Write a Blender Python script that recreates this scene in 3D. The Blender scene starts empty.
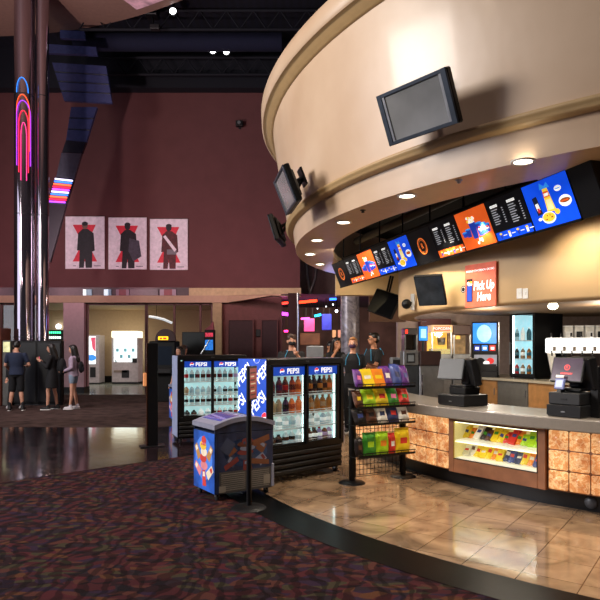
import bpy, bmesh, math, random
from mathutils import Matrix, Vector, Euler
random.seed(7)
PI = math.pi
COL = bpy.context.scene.collection
SC = bpy.context.scene
H0, F0, CAMZ = 348.0, 600.0, 1.6
CX, CY = 6.35, 9.8                       # centre of the round concession bar

def at(u, v, Y): return Vector(((u-300)/F0*Y, Y, CAMZ+(H0-v)/F0*Y))
def gx(u, Y): return (u-300)/F0*Y
def gz(v, Y): return CAMZ+(H0-v)/F0*Y
def rayc(u, r):
    k = (u-300)/F0; a = 1+k*k; b = -2*(k*CX+CY); c = CX*CX+CY*CY-r*r
    d = max(b*b-4*a*c, 0); Y = (-b-math.sqrt(d))/(2*a)
    return Vector((k*Y, Y, 0))
def pol(r, deg, z=0): return Vector((CX+r*math.cos(math.radians(deg)), CY+r*math.sin(math.radians(deg)), z))
def ang(p): return math.degrees(math.atan2(p.y-CY, p.x-CX)) % 360

# ------------------------------------------------------------------ materials
def lin(c):
    return c/12.92 if c <= .04045 else ((c+.055)/1.055)**2.4
def rgb(h):
    if isinstance(h, str): h = tuple(int(h[i:i+2], 16) for i in (0, 2, 4))
    return tuple(lin(x/255) for x in h)
_mats = {}
def mat(name, col, rough=.5, metal=0., emit=0., noise=.12, scale=9., coat=0., spec=.5, ecol=None, bump=0.):
    if name in _mats: return _mats[name]
    m = bpy.data.materials.new(name); m.use_nodes = True
    nt = m.node_tree; b = nt.nodes['Principled BSDF']
    c = rgb(col)
    tc = nt.nodes.new('ShaderNodeTexCoord'); nz = nt.nodes.new('ShaderNodeTexNoise')
    nz.inputs['Scale'].default_value = scale; nz.inputs['Detail'].default_value = 3
    nt.links.new(tc.outputs['Object'], nz.inputs['Vector'])
    rp = nt.nodes.new('ShaderNodeValToRGB')
    rp.color_ramp.elements[0].position = .3; rp.color_ramp.elements[1].position = .7
    rp.color_ramp.elements[0].color = tuple(x*(1-noise) for x in c)+(1,)
    rp.color_ramp.elements[1].color = tuple(min(1, x*(1+noise)) for x in c)+(1,)
    nt.links.new(nz.outputs['Fac'], rp.inputs['Fac'])
    nt.links.new(rp.outputs['Color'], b.inputs['Base Color'])
    b.inputs['Roughness'].default_value = rough; b.inputs['Metallic'].default_value = metal
    b.inputs['Specular IOR Level'].default_value = spec
    b.inputs['Coat Weight'].default_value = coat; b.inputs['Coat Roughness'].default_value = .08
    if emit:
        b.inputs['Emission Strength'].default_value = emit
        if ecol: b.inputs['Emission Color'].default_value = rgb(ecol)+(1,)
        else: nt.links.new(rp.outputs['Color'], b.inputs['Emission Color'])
    if bump:
        bp = nt.nodes.new('ShaderNodeBump'); bp.inputs['Strength'].default_value = bump; bp.inputs['Distance'].default_value = .01
        nt.links.new(nz.outputs['Fac'], bp.inputs['Height']); nt.links.new(bp.outputs['Normal'], b.inputs['Normal'])
    _mats[name] = m; return m

def glass_mat(name, tint=(1, 1, 1), refl=.1, rough=.02):
    if name in _mats: return _mats[name]
    m = bpy.data.materials.new(name); m.use_nodes = True; nt = m.node_tree; nt.nodes.clear()
    o = nt.nodes.new('ShaderNodeOutputMaterial'); mx = nt.nodes.new('ShaderNodeMixShader')
    t = nt.nodes.new('ShaderNodeBsdfTransparent'); g = nt.nodes.new('ShaderNodeBsdfGlossy')
    fr = nt.nodes.new('ShaderNodeLayerWeight'); fr.inputs['Blend'].default_value = .25
    mp = nt.nodes.new('ShaderNodeMapRange'); mp.inputs['To Min'].default_value = refl*.6; mp.inputs['To Max'].default_value = min(1, refl*5)
    t.inputs['Color'].default_value = tint+(1,); g.inputs['Roughness'].default_value = rough
    nt.links.new(fr.outputs['Facing'], mp.inputs['Value']); nt.links.new(mp.outputs['Result'], mx.inputs['Fac'])
    nt.links.new(t.outputs[0], mx.inputs[1]); nt.links.new(g.outputs[0], mx.inputs[2]); nt.links.new(mx.outputs[0], o.inputs[0])
    _mats[name] = m; return m

class N:
    """tiny node-graph helper"""
    def __init__(s, name):
        s.m = bpy.data.materials.new(name); s.m.use_nodes = True; s.nt = s.m.node_tree
        s.b = s.nt.nodes['Principled BSDF']; _mats[name] = s.m
    def n(s, t, **k):
        x = s.nt.nodes.new('ShaderNode'+t)
        for a, v in k.items():
            if a.startswith('i_'): x.inputs[a[2:].replace('_', ' ')].default_value = v
            else: setattr(x, a, v)
        return x
    def l(s, a, b): s.nt.links.new(a, b)
    def ramp(s, fac, stops, interp='LINEAR'):
        r = s.n('ValToRGB'); r.color_ramp.interpolation = interp
        e = r.color_ramp.elements
        while len(e) < len(stops): e.new(.5)
        for x, (p, c) in zip(e, stops): x.position = p; x.color = rgb(c)+(1,)
        s.l(fac, r.inputs['Fac']); return r.outputs['Color']
    def mix(s, fac, a, b, mode='MIX'):
        x = s.n('MixRGB', blend_type=mode)
        for i, v in ((0, fac), (1, a), (2, b)):
            if hasattr(v, 'links'): s.l(v, x.inputs[i])
            elif i == 0: x.inputs[0].default_value = v
            else: x.inputs[i].default_value = v+(1,)
        return x.outputs[0]

# ------------------------------------------------------------------ mesh builder
_txt = {}
def text_geo(s, bold=0., shear=0.):
    k = (s, bold, shear)
    if k in _txt: return _txt[k]
    cu = bpy.data.curves.new('t', 'FONT'); cu.body = s; cu.size = 1; cu.offset = bold; cu.shear = shear
    cu.resolution_u = 3; cu.align_x = 'CENTER'; cu.align_y = 'CENTER'
    o = bpy.data.objects.new('t', cu); COL.objects.link(o)
    dg = bpy.context.evaluated_depsgraph_get(); me = bpy.data.meshes.new_from_object(o.evaluated_get(dg))
    V = [v.co.copy() for v in me.vertices]; Fc = [list(p.vertices) for p in me.polygons]
    bpy.data.objects.remove(o); bpy.data.curves.remove(cu); bpy.data.meshes.remove(me)
    _txt[k] = (V, Fc); return _txt[k]

class MB:
    def __init__(s): s.v = []; s.f = []; s.mi = []; s.sm = []; s.mats = []; s.T = Matrix(); s.stack = []
    def push(s, m): s.stack.append(s.T); s.T = s.T @ m; return s
    def pop(s): s.T = s.stack.pop(); return s
    def _m(s, m):
        if m not in s.mats: s.mats.append(m)
        return s.mats.index(m)
    def add(s, V, Fs, m, smooth=False):
        o = len(s.v); i = s._m(m)
        s.v += [s.T @ Vector(p) for p in V]
        for f in Fs: s.f.append([a+o for a in f]); s.mi.append(i); s.sm.append(smooth)
        return s
    def box(s, x0, x1, y0, y1, z0, z1, m, bev=0., seg=1):
        if bev <= 0:
            V = [(x, y, z) for z in (z0, z1) for y in (y0, y1) for x in (x0, x1)]
            return s.add(V, [(0, 2, 3, 1), (4, 5, 7, 6), (0, 1, 5, 4), (2, 6, 7, 3), (0, 4, 6, 2), (1, 3, 7, 5)], m)
        bm = bmesh.new(); bmesh.ops.create_cube(bm, size=1)
        for v in bm.verts: v.co = Vector((x0+(v.co.x+.5)*(x1-x0), y0+(v.co.y+.5)*(y1-y0), z0+(v.co.z+.5)*(z1-z0)))
        b = min(bev, .49*min(abs(x1-x0), abs(y1-y0), abs(z1-z0)))
        bmesh.ops.bevel(bm, geom=bm.edges[:], offset=b, segments=seg, affect='EDGES', profile=.5)
        bm.verts.index_update()
        s.add([v.co.copy() for v in bm.verts], [[v.index for v in f.verts] for f in bm.faces], m, seg > 1); bm.free(); return s
    def cyl(s, p0, p1, r0, m, r1=None, n=16, cap=True, smooth=True):
        p0, p1 = Vector(p0), Vector(p1); r1 = r0 if r1 is None else r1
        q = (p1-p0).to_track_quat('Z', 'Y'); V = []
        for p, r in ((p0, r0), (p1, r1)):
            for i in range(n):
                a = 2*PI*i/n; V.append(p+q @ Vector((r*math.cos(a), r*math.sin(a), 0)))
        s.add(V, [(i, (i+1) % n, n+(i+1) % n, n+i) for i in range(n)], m, smooth)
        if cap: s.add(V, [list(range(n))[::-1], list(range(n, 2*n))], m)
        return s
    def tube(s, pts, r, m, n=8, closed=False):
        pts = [Vector(p) for p in pts]; k = len(pts); V = []; up = None
        for i, p in enumerate(pts):
            a = pts[(i-1) % k] if (closed or i) else p; b = pts[(i+1) % k] if (closed or i < k-1) else p
            d = (b-a).normalized(); 
            if up is None: up = d.orthogonal().normalized()
            up = (up-d*up.dot(d)).normalized(); w = d.cross(up)
            rr = r[i] if isinstance(r, (list, tuple)) else r
            V += [p+(up*math.cos(2*PI*j/n)+w*math.sin(2*PI*j/n))*rr for j in range(n)]
        Fs = []
        for i in range(k if closed else k-1):
            for j in range(n): Fs.append((i*n+j, i*n+(j+1) % n, ((i+1) % k)*n+(j+1) % n, ((i+1) % k)*n+j))
        s.add(V, Fs, m, True)
        if not closed: s.add(V, [list(range(n))[::-1], list(range((k-1)*n, k*n))], m)
        return s
    def lathe(s, prof, m, n=24, a0=0., a1=360., c=(0, 0), smooth=True, closed=False):
        full = abs(a1-a0) >= 359.9; k = n if full else n+1; V = []; P = len(prof)
        for i in range(k):
            a = math.radians(a0+(a1-a0)*i/n)
            V += [(c[0]+r*math.cos(a), c[1]+r*math.sin(a), z) for r, z in prof]
        Fs = []
        for i in range(n):
            j = (i+1) % k
            for q in range(P if closed else P-1):
                q2 = (q+1) % P; Fs.append((i*P+q, j*P+q, j*P+q2, i*P+q2))
        s.add(V, Fs, m, smooth)
        if closed and not full: s.add(V, [list(range(P)), list(range((k-1)*P, k*P))[::-1]], m)
        return s
    def prism(s, poly, z0, z1, m, smooth=False):
        n = len(poly); V = [(x, y, z0) for x, y in poly]+[(x, y, z1) for x, y in poly]
        s.add(V, [list(range(n))[::-1], list(range(n, 2*n))], m)
        return s.add(V, [(i, (i+1) % n, n+(i+1) % n, n+i) for i in range(n)], m, smooth)
    def quad(s, a, b, c, d, m): return s.add([a, b, c, d], [(0, 1, 2, 3)], m)
    def ell(s, c, r, m, rot=(0, 0, 0), n=16, k=10):
        R = Euler(rot).to_matrix(); V = []; c = Vector(c)
        for i in range(k+1):
            t = PI*i/k
            for j in range(n):
                a = 2*PI*j/n; V.append(c+R @ Vector((r[0]*math.sin(t)*math.cos(a), r[1]*math.sin(t)*math.sin(a), r[2]*math.cos(t))))
        return s.add(V, [(i*n+j, (i+1)*n+j, (i+1)*n+(j+1) % n, i*n+(j+1) % n) for i in range(k) for j in range(n)], m, True)
    def caps(s, p0, p1, r0, r1, m, n=12):
        p0, p1 = Vector(p0), Vector(p1); d = (p1-p0); L = d.length or 1e-5; q = d.to_track_quat('Z', 'Y'); V = []; rings = []
        for t in (-90, -60, -30, 0): rings.append((p0+q @ Vector((0, 0, r0*math.sin(math.radians(t)))), r0*math.cos(math.radians(t))))
        for t in (0, 30, 60, 90): rings.append((p1+q @ Vector((0, 0, r1*math.sin(math.radians(t)))), r1*math.cos(math.radians(t))))
        for c, r in rings:
            r = max(r, 1e-4); V += [c+q @ Vector((r*math.cos(2*PI*j/n), r*math.sin(2*PI*j/n), 0)) for j in range(n)]
        k = len(rings)
        s.add(V, [(i*n+j, i*n+(j+1) % n, (i+1)*n+(j+1) % n, (i+1)*n+j) for i in range(k-1) for j in range(n)], m, True)
        return s.add(V, [list(range(n))[::-1], list(range((k-1)*n, k*n))], m)
    def sections(s, secs, m, n=20):
        """closed loft of elliptical rings: (x,y,z,rx,ry)"""
        V = []
        for x, y, z, rx, ry in secs: V += [(x+rx*math.cos(2*PI*j/n), y+ry*math.sin(2*PI*j/n), z) for j in range(n)]
        k = len(secs)
        s.add(V, [(i*n+j, i*n+(j+1) % n, (i+1)*n+(j+1) % n, (i+1)*n+j) for i in range(k-1) for j in range(n)], m, True)
        return s.add(V, [list(range(n))[::-1], list(range((k-1)*n, k*n))], m)
    # flat drawing in the local XY plane (z = outwards)
    def rect(s, x0, x1, y0, y1, z, m): return s.quad((x0, y0, z), (x1, y0, z), (x1, y1, z), (x0, y1, z), m)
    def poly(s, pts, z, m): return s.add([(x, y, z) for x, y in pts], [list(range(len(pts)))], m)
    def disc(s, x, y, r, z, m, ry=None, n=24, a0=0, a1=360):
        ry = ry or r
        k = n if a1-a0 >= 360 else n+1
        return s.poly([(x+r*math.cos(math.radians(a0+(a1-a0)*i/n)), y+ry*math.sin(math.radians(a0+(a1-a0)*i/n))) for i in range(k)], z, m)
    def ringd(s, x, y, r0, r1, z, m, n=28):
        V = [(x+r*math.cos(2*PI*i/n), y+r*math.sin(2*PI*i/n), z) for r in (r0, r1) for i in range(n)]
        return s.add(V, [(i, (i+1) % n, n+(i+1) % n, n+i) for i in range(n)], m)
    def text(s, t, x, y, z, size, m, bold=.01, shear=0., rot=0., sx=1.):
        V, Fs = text_geo(t, bold, shear); R = Matrix.Rotation(rot, 3, 'Z')
        return s.add([Vector((x, y, z))+R @ Vector((p.x*size*sx, p.y*size, 0)) for p in V], Fs, m)
    def clipped(s, mb, x0, x1, y0, y1):
        """copy the flat drawing of another builder, cut to a rectangle"""
        for f, mi in zip(mb.f, mb.mi):
            P = [mb.v[i].copy() for i in f]
            for ax, lim, sg in ((0, x0, 1), (0, x1, -1), (1, y0, 1), (1, y1, -1)):
                Q = []
                for i in range(len(P)):
                    a, b = P[i-1], P[i]; da, db = sg*(a[ax]-lim), sg*(b[ax]-lim)
                    if (da >= 0) != (db >= 0): Q.append(a.lerp(b, da/(da-db)))
                    if db >= 0: Q.append(b)
                P = Q
                if not P: break
            if len(P) > 2: s.add(P, [list(range(len(P)))], mb.mats[mi])
        return s
    def globe(s, x, y, r, z, red, white, blue, rot=0.):
        s.disc(x, y, r, z, white)
        def seg(sgn, m):
            pts = []
            for i in range(17):
                a = math.radians(18+144*i/16) if sgn > 0 else math.radians(198+144*i/16)
                pts.append((r*.96*math.cos(a), r*.96*math.sin(a)))
            x0, x1 = pts[-1][0], pts[0][0]
            for i in range(1, 8):
                t = i/8; xx = x0+(x1-x0)*t
                pts.append((xx, sgn*r*(.2)+r*.16*math.sin(2*PI*t)*(1 if sgn > 0 else -1)))
            c, q = math.cos(rot), math.sin(rot)
            s.poly([(x+a*c-b*q, y+a*q+b*c) for a, b in pts], z+.0008, m)
        seg(1, red); seg(-1, blue); return s
    def mesh(s, name):
        me = bpy.data.meshes.new(name); me.from_pydata([tuple(p) for p in s.v], [], s.f)
        for m in s.mats: me.materials.append(m)
        me.polygons.foreach_set('material_index', s.mi); me.polygons.foreach_set('use_smooth', s.sm); me.update(); return me
    def build(s, name, parent=None, label=None):
        o = bpy.data.objects.new(name, s.mesh(name)); COL.objects.link(o)
        if parent: o.parent = parent
        if label: o['label'] = label
        return o

def tag(o, label, cat, group=None):
    o['label'] = label; o['category'] = cat
    if group: o['group'] = group
    return o
def thing(name, label, cat, loc=(0, 0, 0), rz=0., group=None, M=None):
    o = bpy.data.objects.new(name, None); COL.objects.link(o); o.empty_display_size = .05
    if M is not None: o.matrix_world = M
    else: o.location = loc; o.rotation_euler = (0, 0, rz)
    return tag(o, label, cat, group)
def place(o, loc=None, rz=0., M=None):
    if M is not None: o.matrix_world = M
    else: o.location = loc; o.rotation_euler = (0, 0, rz)
    return o
def struct(mb, name):
    o = mb.build(name); o['kind'] = 'structure'; return o
def frameM(o, ex, ey):
    ex = Vector(ex).normalized(); ey = Vector(ey); ey = (ey-ex*ey.dot(ex)).normalized(); ez = ex.cross(ey)
    m = Matrix((ex, ey, ez)).transposed().to_4x4(); m.translation = Vector(o); return m
def kids(o): return [c for c in bpy.data.objects if c.parent == o]
def dup(o, M=None, label=None, group=None, loc=(0, 0, 0), rz=0.):
    def cp(x, par):
        c = x.copy(); COL.objects.link(c); c.parent = par
        for k in kids(x): cp(k, c)
        return c
    c = cp(o, None); place(c, loc, rz, M)
    if label: c['label'] = label
    if group: c['group'] = group
    return c
FR = Matrix.Rotation(PI/2, 4, 'X')       # maps drawing plane XY to XZ, z(out) to -y
ORD = ['first', 'second', 'third', 'fourth', 'fifth', 'sixth', 'seventh', 'eighth', 'ninth', 'tenth', 'eleventh', 'twelfth']
# ------------------------------------------------------------------ palette
black = mat('black_plastic', '060609', .45, spec=.35)
blackm = mat('black_metal', '101013', .35, .3)
blackg = mat('black_gloss', '08080b', .12)
dark = mat('charcoal', '141519', .5)
grey = mat('grey_plastic', '6a6d72', .45)
lgrey = mat('pale_grey_plastic', 'a9abb0', .45)
silver = mat('brushed_steel', 'b8babd', .28, .9)
chrome = mat('chrome', 'e6e0e8', .1, 1., noise=.02)
white = mat('white_paint', 'e8e6e2', .5)
beige = mat('beige_plaster', 'cdb48e', .42, noise=.05, scale=3, coat=.25)
beige2 = mat('tan_plaster', 'd2b184', .5, noise=.05, scale=3)
maroon = mat('maroon_plaster', '683c3e', .8, noise=.07, scale=2, bump=.05)
mdark = mat('dark_maroon', '3a1d22', .7)
wood = mat('reddish_wood', '8a5a3c', .4, noise=.2, scale=6)
lwood = mat('oak_wood', 'b98650', .45, noise=.2, scale=6)
navyc = mat('navy_ceiling', '0a0a1a', .8)
red_l = mat('lit_red', 'e02438', .5, emit=.7)
white_l = mat('lit_white', 'f4f6fa', .5, emit=1.)
blue_l = mat('lit_blue', '1d4fc4', .5, emit=.75)
orange_l = mat('lit_orange', 'd9531e', .5, emit=.85)
GL = glass_mat('clear_glass', (1, 1, 1), .06)
GLd = glass_mat('smoked_glass', (.82, .8, .78), .14)

# ---- carpet
g = N('swirl_carpet'); tc = g.n('TexCoord')
nz = g.n('TexNoise', i_Scale=3., i_Detail=2.); g.l(tc.outputs['Object'], nz.inputs['Vector'])
wv = g.mix(.24, tc.outputs['Object'], nz.outputs['Color'], 'ADD')
mp = g.n('Mapping'); mp.inputs['Scale'].default_value = (2.9, 6.2, 1); mp.inputs['Rotation'].default_value = (0, 0, .5); g.l(wv, mp.inputs['Vector'])
vo = g.n('TexVoronoi', i_Scale=3.2); g.l(mp.outputs[0], vo.inputs['Vector'])
sep = g.n('SeparateColor'); g.l(vo.outputs['Color'], sep.inputs[0])
c1 = g.ramp(sep.outputs[0], [(0, '2a181c'), (.2, '452024'), (.4, '2c2228'), (.54, '54302a'), (.64, '322234'), (.76, '40392a'), (.86, '4e2227'), (.94, '5a3826')], 'CONSTANT')
wa = g.n('TexWave', i_Scale=2.6, i_Distortion=11., i_Detail=2.); g.l(wv, wa.inputs['Vector'])
c2 = g.ramp(wa.outputs['Fac'], [(0, '15090d'), (.32, '1d0f14'), (.46, 'ffffff'), (1, 'ffffff')])
c3 = g.mix(.55, c1, c2, 'MULTIPLY')
n2 = g.n('TexNoise', i_Scale=220.); g.l(tc.outputs['Object'], n2.inputs['Vector'])
c4 = g.ramp(n2.outputs['Fac'], [(.3, '707070'), (.7, 'ffffff')])
g.l(g.mix(.6, c3, c4, 'MULTIPLY'), g.b.inputs['Base Color']); g.b.inputs['Roughness'].default_value = .95
g.b.inputs['Specular IOR Level'].default_value = .1
bp = g.n('Bump', i_Strength=.5, i_Distance=.004); g.l(n2.outputs['Fac'], bp.inputs['Height']); g.l(bp.outputs[0], g.b.inputs['Normal'])
carpet = g.m
# ---- far carpet
fcarpet = mat('far_carpet', '4a3a36', .95, noise=.45, scale=3.5, spec=.1)
# ---- marble tile
g = N('marble_tile'); tc = g.n('TexCoord'); mp = g.n('Mapping'); mp.inputs['Rotation'].default_value = (0, 0, .62); g.l(tc.outputs['Object'], mp.inputs['Vector'])
br = g.n('TexBrick', offset=0., i_Scale=1.); br.inputs['Mortar Size'].default_value = .004; br.inputs['Brick Width'].default_value = .4; br.inputs['Row Height'].default_value = .4
br.inputs['Color1'].default_value = (1, 1, 1, 1); br.inputs['Color2'].default_value = (.72, .72, .72, 1); br.inputs['Mortar'].default_value = (.18, .15, .12, 1); g.l(mp.outputs[0], br.inputs['Vector'])
nz = g.n('TexNoise', i_Scale=2.6, i_Detail=6., i_Distortion=1.2); g.l(tc.outputs['Object'], nz.inputs['Vector'])
c1 = g.ramp(nz.outputs['Fac'], [(.25, '64503c'), (.45, '8e745a'), (.6, 'a68a6c'), (.8, 'b89c7a')])
g.l(g.mix(1., c1, br.outputs['Color'], 'MULTIPLY'), g.b.inputs['Base Color']); g.b.inputs['Roughness'].default_value = .09; g.b.inputs['Specular IOR Level'].default_value = .6
tile = g.m
# ---- dark stone
g = N('dark_stone'); tc = g.n('TexCoord'); nz = g.n('TexNoise', i_Scale=3.5, i_Detail=5.); g.l(tc.outputs['Object'], nz.inputs['Vector'])
br = g.n('TexBrick', offset=0., i_Scale=1.); br.inputs['Mortar Size'].default_value = .004; br.inputs['Brick Width'].default_value = .45; br.inputs['Row Height'].default_value = .45
br.inputs['Color1'].default_value = (1, 1, 1, 1); br.inputs['Color2'].default_value = (.6, .6, .6, 1); br.inputs['Mortar'].default_value = (.3, .3, .3, 1); g.l(tc.outputs['Object'], br.inputs['Vector'])
c1 = g.ramp(nz.outputs['Fac'], [(.3, '141012'), (.55, '2c2024'), (.75, '443236')])
g.l(g.mix(1., c1, br.outputs['Color'], 'MULTIPLY'), g.b.inputs['Base Color']); g.b.inputs['Roughness'].default_value = .1; g.b.inputs['Specular IOR Level'].default_value = .6
n3 = g.n('TexNoise', i_Scale=7., i_Detail=3.); g.l(tc.outputs['Object'], n3.inputs['Vector']); bp = g.n('Bump', i_Strength=.12, i_Distance=.01); g.l(n3.outputs['Fac'], bp.inputs['Height']); g.l(bp.outputs[0], g.b.inputs['Normal'])
stone = g.m
granite = mat('black_granite', '060708', .3, noise=.6, scale=60, spec=.07)
# ---- glass block
g = N('amber_glass_block'); tc = g.n('TexCoord'); vo = g.n('TexVoronoi', i_Scale=17., feature='F1'); nz = g.n('TexNoise', i_Scale=14., i_Detail=3., i_Distortion=2.)
g.l(tc.outputs['Object'], nz.inputs['Vector']); g.l(g.mix(.12, tc.outputs['Object'], nz.outputs['Color'], 'ADD'), vo.inputs['Vector'])
nb = g.n('TexNoise', i_Scale=4.5); g.l(tc.outputs['Object'], nb.inputs['Vector'])
c1 = g.ramp(vo.outputs['Distance'], [(.05, 'ecb480'), (.4, 'dc9660'), (.65, 'ffdcae'), (.9, 'cc8c58')])
c2 = g.ramp(nb.outputs['Fac'], [(.34, 'a8703f'), (.64, 'fff0d0')])
c3 = g.mix(.8, c1, c2, 'MULTIPLY')
g.l(g.mix(1., c3, (.4, .4, .4), 'MULTIPLY'), g.b.inputs['Base Color']); g.l(c3, g.b.inputs['Emission Color']); g.b.inputs['Emission Strength'].default_value = 1.05; g.b.inputs['Roughness'].default_value = .12
gblock = g.m
mortar = mat('block_joint', '6a4028', .6, emit=.15)
laminate = mat('grey_laminate', '7c756d', .38, noise=.05, scale=30, coat=.3)
# ---- ceiling with metal deck ribs
g = N('ribbed_deck'); tc = g.n('TexCoord'); wa = g.n('TexWave', i_Scale=1.2); g.l(tc.outputs['Object'], wa.inputs['Vector'])
g.l(g.ramp(wa.outputs['Fac'], [(0, '0a0a18'), (1, '101024')]), g.b.inputs['Base Color']); g.b.inputs['Roughness'].default_value = .8
deck = g.m

def ring(r0, r1, z, m, a0=0, a1=360, n=96):
    b = MB(); b.lathe([(r0, z), (r1, z)], m, n, a0, a1, (CX, CY)); return b
# ------------------------------------------------------------------ floors
b = MB(); b.quad((-16, -3, 0), (16, -3, 0), (16, 40, 0), (-16, 40, 0), carpet); struct(b, 'floor')
b = MB(); b.lathe([(.01, .004), (7.46, .004)], tile, 128, 0, 360, (CX, CY)); struct(b, 'floor')
struct(ring(7.46, 7.86, .004, granite, n=160), 'floor')
pa = []
for i in range(13): pa.append(pol(7.87, 186-i*3.2)[:2])
b = MB(); b.poly([(-16, -1.5), (-3.55, 7.1), (-2.6, 8.05), (-2.1, 8.5)]+[(-1.58, 8.98)]+pa+[(-.2, 14.0), (-1.5, 12.6), (-3.1, 12.05), (-16, 12.15)], .003, stone); struct(b, 'floor')
b = MB(); b.poly([(-16, 12.2), (-3.1, 12.1), (-1.5, 12.65), (-.2, 14.05), (1.0, 17), (1, 20.6), (-16, 20.6)], .002, fcarpet); struct(b, 'floor')
b = MB(); b.quad((-16, 20.6, .003), (-4, 20.6, .003), (-4, 29, .003), (-16, 29, .003), mat('pale_floor_tile', '9aa39a', .15, noise=.1)); struct(b, 'floor')
b = MB(); b.quad((-4, 20.6, .003), (12, 20.6, .003), (12, 40, .003), (-4, 40, .003), mat('dark_far_floor', '2a1c20', .4)); struct(b, 'floor')

# ------------------------------------------------------------------ walls and ceiling
YW = 22.
b = MB(); b.box(-16, 0., YW, YW+.3, 3.72, 12.6, maroon); struct(b, 'wall_back')
b = MB(); b.quad((-16, 2, 12.4), (20, 2, 12.4), (20, 40, 12.4), (-16, 40, 12.4), deck); struct(b, 'ceiling')
b = MB(); b.box(-16.3, -16, 4, 40, 0, 12.6, mat('left_wall_plaster', '54343a', .8)); struct(b, 'wall_left')
# dark upper band where wall meets ceiling
b = MB(); b.box(-16, 9, YW-.45, YW-.02, 10.95, 12.4, navyc); struct(b, 'trim_1')
# fascia over the arcade alcove
fas = mat('fascia_plaster', 'b4927a', .6, noise=.05)
b = MB(); z0, z1 = gz(303, 21.4), gz(296, 21.4)
b.box(-16, gx(228, 21.4), 21.2, 21.6, z0, z1, fas)
b.add([(gx(228, 21.4), 21.2, z0), (gx(228, 21.4), 21.2, z1), (gx(281, 20), 20., gz(295.5, 20)), (gx(281, 20), 20., gz(294, 20)),
       (gx(228, 21.4), 21.6, z0), (gx(228, 21.4), 21.6, z1), (gx(281, 20), 20.4, gz(295.5, 20)), (gx(281, 20), 20.4, gz(294, 20))],
      [(0, 3, 2, 1), (4, 5, 6, 7), (1, 2, 6, 5), (0, 4, 7, 3), (3, 7, 6, 2)], fas)
struct(b, 'trim_2')
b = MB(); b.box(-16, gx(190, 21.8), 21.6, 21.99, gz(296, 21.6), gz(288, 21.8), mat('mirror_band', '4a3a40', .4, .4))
for u0_, u1_, c_, e_ in ((83, 86, 'e8f4ff', .7), (87, 91.5, '8aa4b8', .3), (104, 108, 'd8ecff', .6), (108.5, 111, '7890a8', .2), (116, 129, '8a6a7c', .1), (119, 126, '7a2838', .1), (160, 176, '9a7c90', .12), (164, 172, '84303e', .1), (130, 158, '6a5460', .05)): b.box(gx(u0_, 21.55), gx(u1_, 21.55), 21.54+.01*(u1_-u0_ > 8), 21.6, gz(295.5, 21.6), gz(289.5, 21.6), mat('band_'+c_, c_, .4, emit=e_))  # reflections in the mirror band, built as glowing coloured panels
struct(b, 'trim_3')
litb = mat('lit_beige', 'b89c78', .6, emit=.12)
b = MB(); b.box(gx(190, 21.8), gx(301, 21.8), 21.6, 21.99, gz(296, 21.6), gz(288.5, 21.8), litb); struct(b, 'trim_4')
# alcove behind
cream = mat('cream_wall', 'b8a080', .7, noise=.05)
b = MB(); b.box(-16, gx(232, 28), 28., 28.2, 0, 4, cream); struct(b, 'wall_alcove')
b = MB(); b.box(-14.5, -3.2, 21.7, 28., 3.36, 3.42, cream); struct(b, 'ceiling')
b = MB(); b.box(-14, gx(228, 27.9), 27.9, 28, 0, .3, black); struct(b, 'baseboard_back')
pink = mat('pink_pilaster', 'c29ca4', .6, noise=.05)
b = MB(); b.box(gx(64.5, 21.3), gx(85, 21.3), 21.2, 21.7, 0, gz(303, 21.3), pink); b.box(gx(64, 21.3), gx(85.5, 21.3), 21.17, 21.72, 0, .22, black); struct(b, 'trim_5')
b = MB(); b.box(gx(213, 21.3), gx(222, 21.3), 21.2, 21.6, 0, gz(303, 21.3), mat('beige_column', 'a58c68', .6)); struct(b, 'trim_6')
mul = mat('mullion_red', '5a2a28', .5)
def mullions(us, name, pane=True, tint=GLd):
    b = MB()
    for u in us: b.box(gx(u-.9, 21.45), gx(u+.9, 21.45), 21.4, 21.5, 0, gz(303, 21.4), mul)
    b.box(gx(us[0], 21.45), gx(us[-1], 21.45), 21.4, 21.5, gz(305, 21.4), gz(303, 21.4), mul)
    f = struct(b, name)
    if pane:
        p = MB(); p.quad((gx(us[0], 21.45), 21.45, .02), (gx(us[-1], 21.45), 21.45, .02), (gx(us[-1], 21.45), 21.45, gz(304, 21.4)), (gx(us[0], 21.45), 21.45, gz(304, 21.4)), tint)
        p.build('pane', f)
mullions([147, 174.5, 200.5, 212], 'window_1')
mullions([86, 146], 'window_2', False)
mullions([2, 47], 'window_3', True)
# dark maroon wall with two doorways, right of the glazing
wm = mat('lobby_maroon', '683a38', .7)
def ceil_far(Y): return 3.49+(Y-21)*.0315
b = MB(); b.box(gx(223, 21.6), gx(282, 21.6), 21.4, 21.7, 0, gz(297, 21.4), wm)
struct(b, 'wall_lobby')
for i, (a, c) in enumerate(((229, 253), (262, 277))):
    b = MB(); b.box(gx(a, 21.4), gx(c, 21.4), 21.3, 21.42, 0, gz(320.5, 21.4), mdark)
    b.box(gx(a-1, 21.4), gx(a, 21.4), 21.26, 21.42, 0, gz(319.5, 21.4), wm); b.box(gx(c, 21.4), gx(c+1, 21.4), 21.26, 21.42, 0, gz(319.5, 21.4), wm); b.box(gx(a, 21.4), gx(c, 21.4), 21.26, 21.42, gz(320.5, 21.4), gz(319.5, 21.4), wm)
    struct(b, 'door_%d' % (i+1))
b = MB(); b.box(-.09, .09, -.1, 0, -.13, .13, black, .015); b.box(-.07, .07, -.11, -.1, -.11, .11, dark)
tag(place(b.build('wall_speaker'), (gx(258.5, 21.4), 21.39, gz(333, 21.4))), 'small black box between the two dark doorways on maroon wall', 'speaker')
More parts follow.
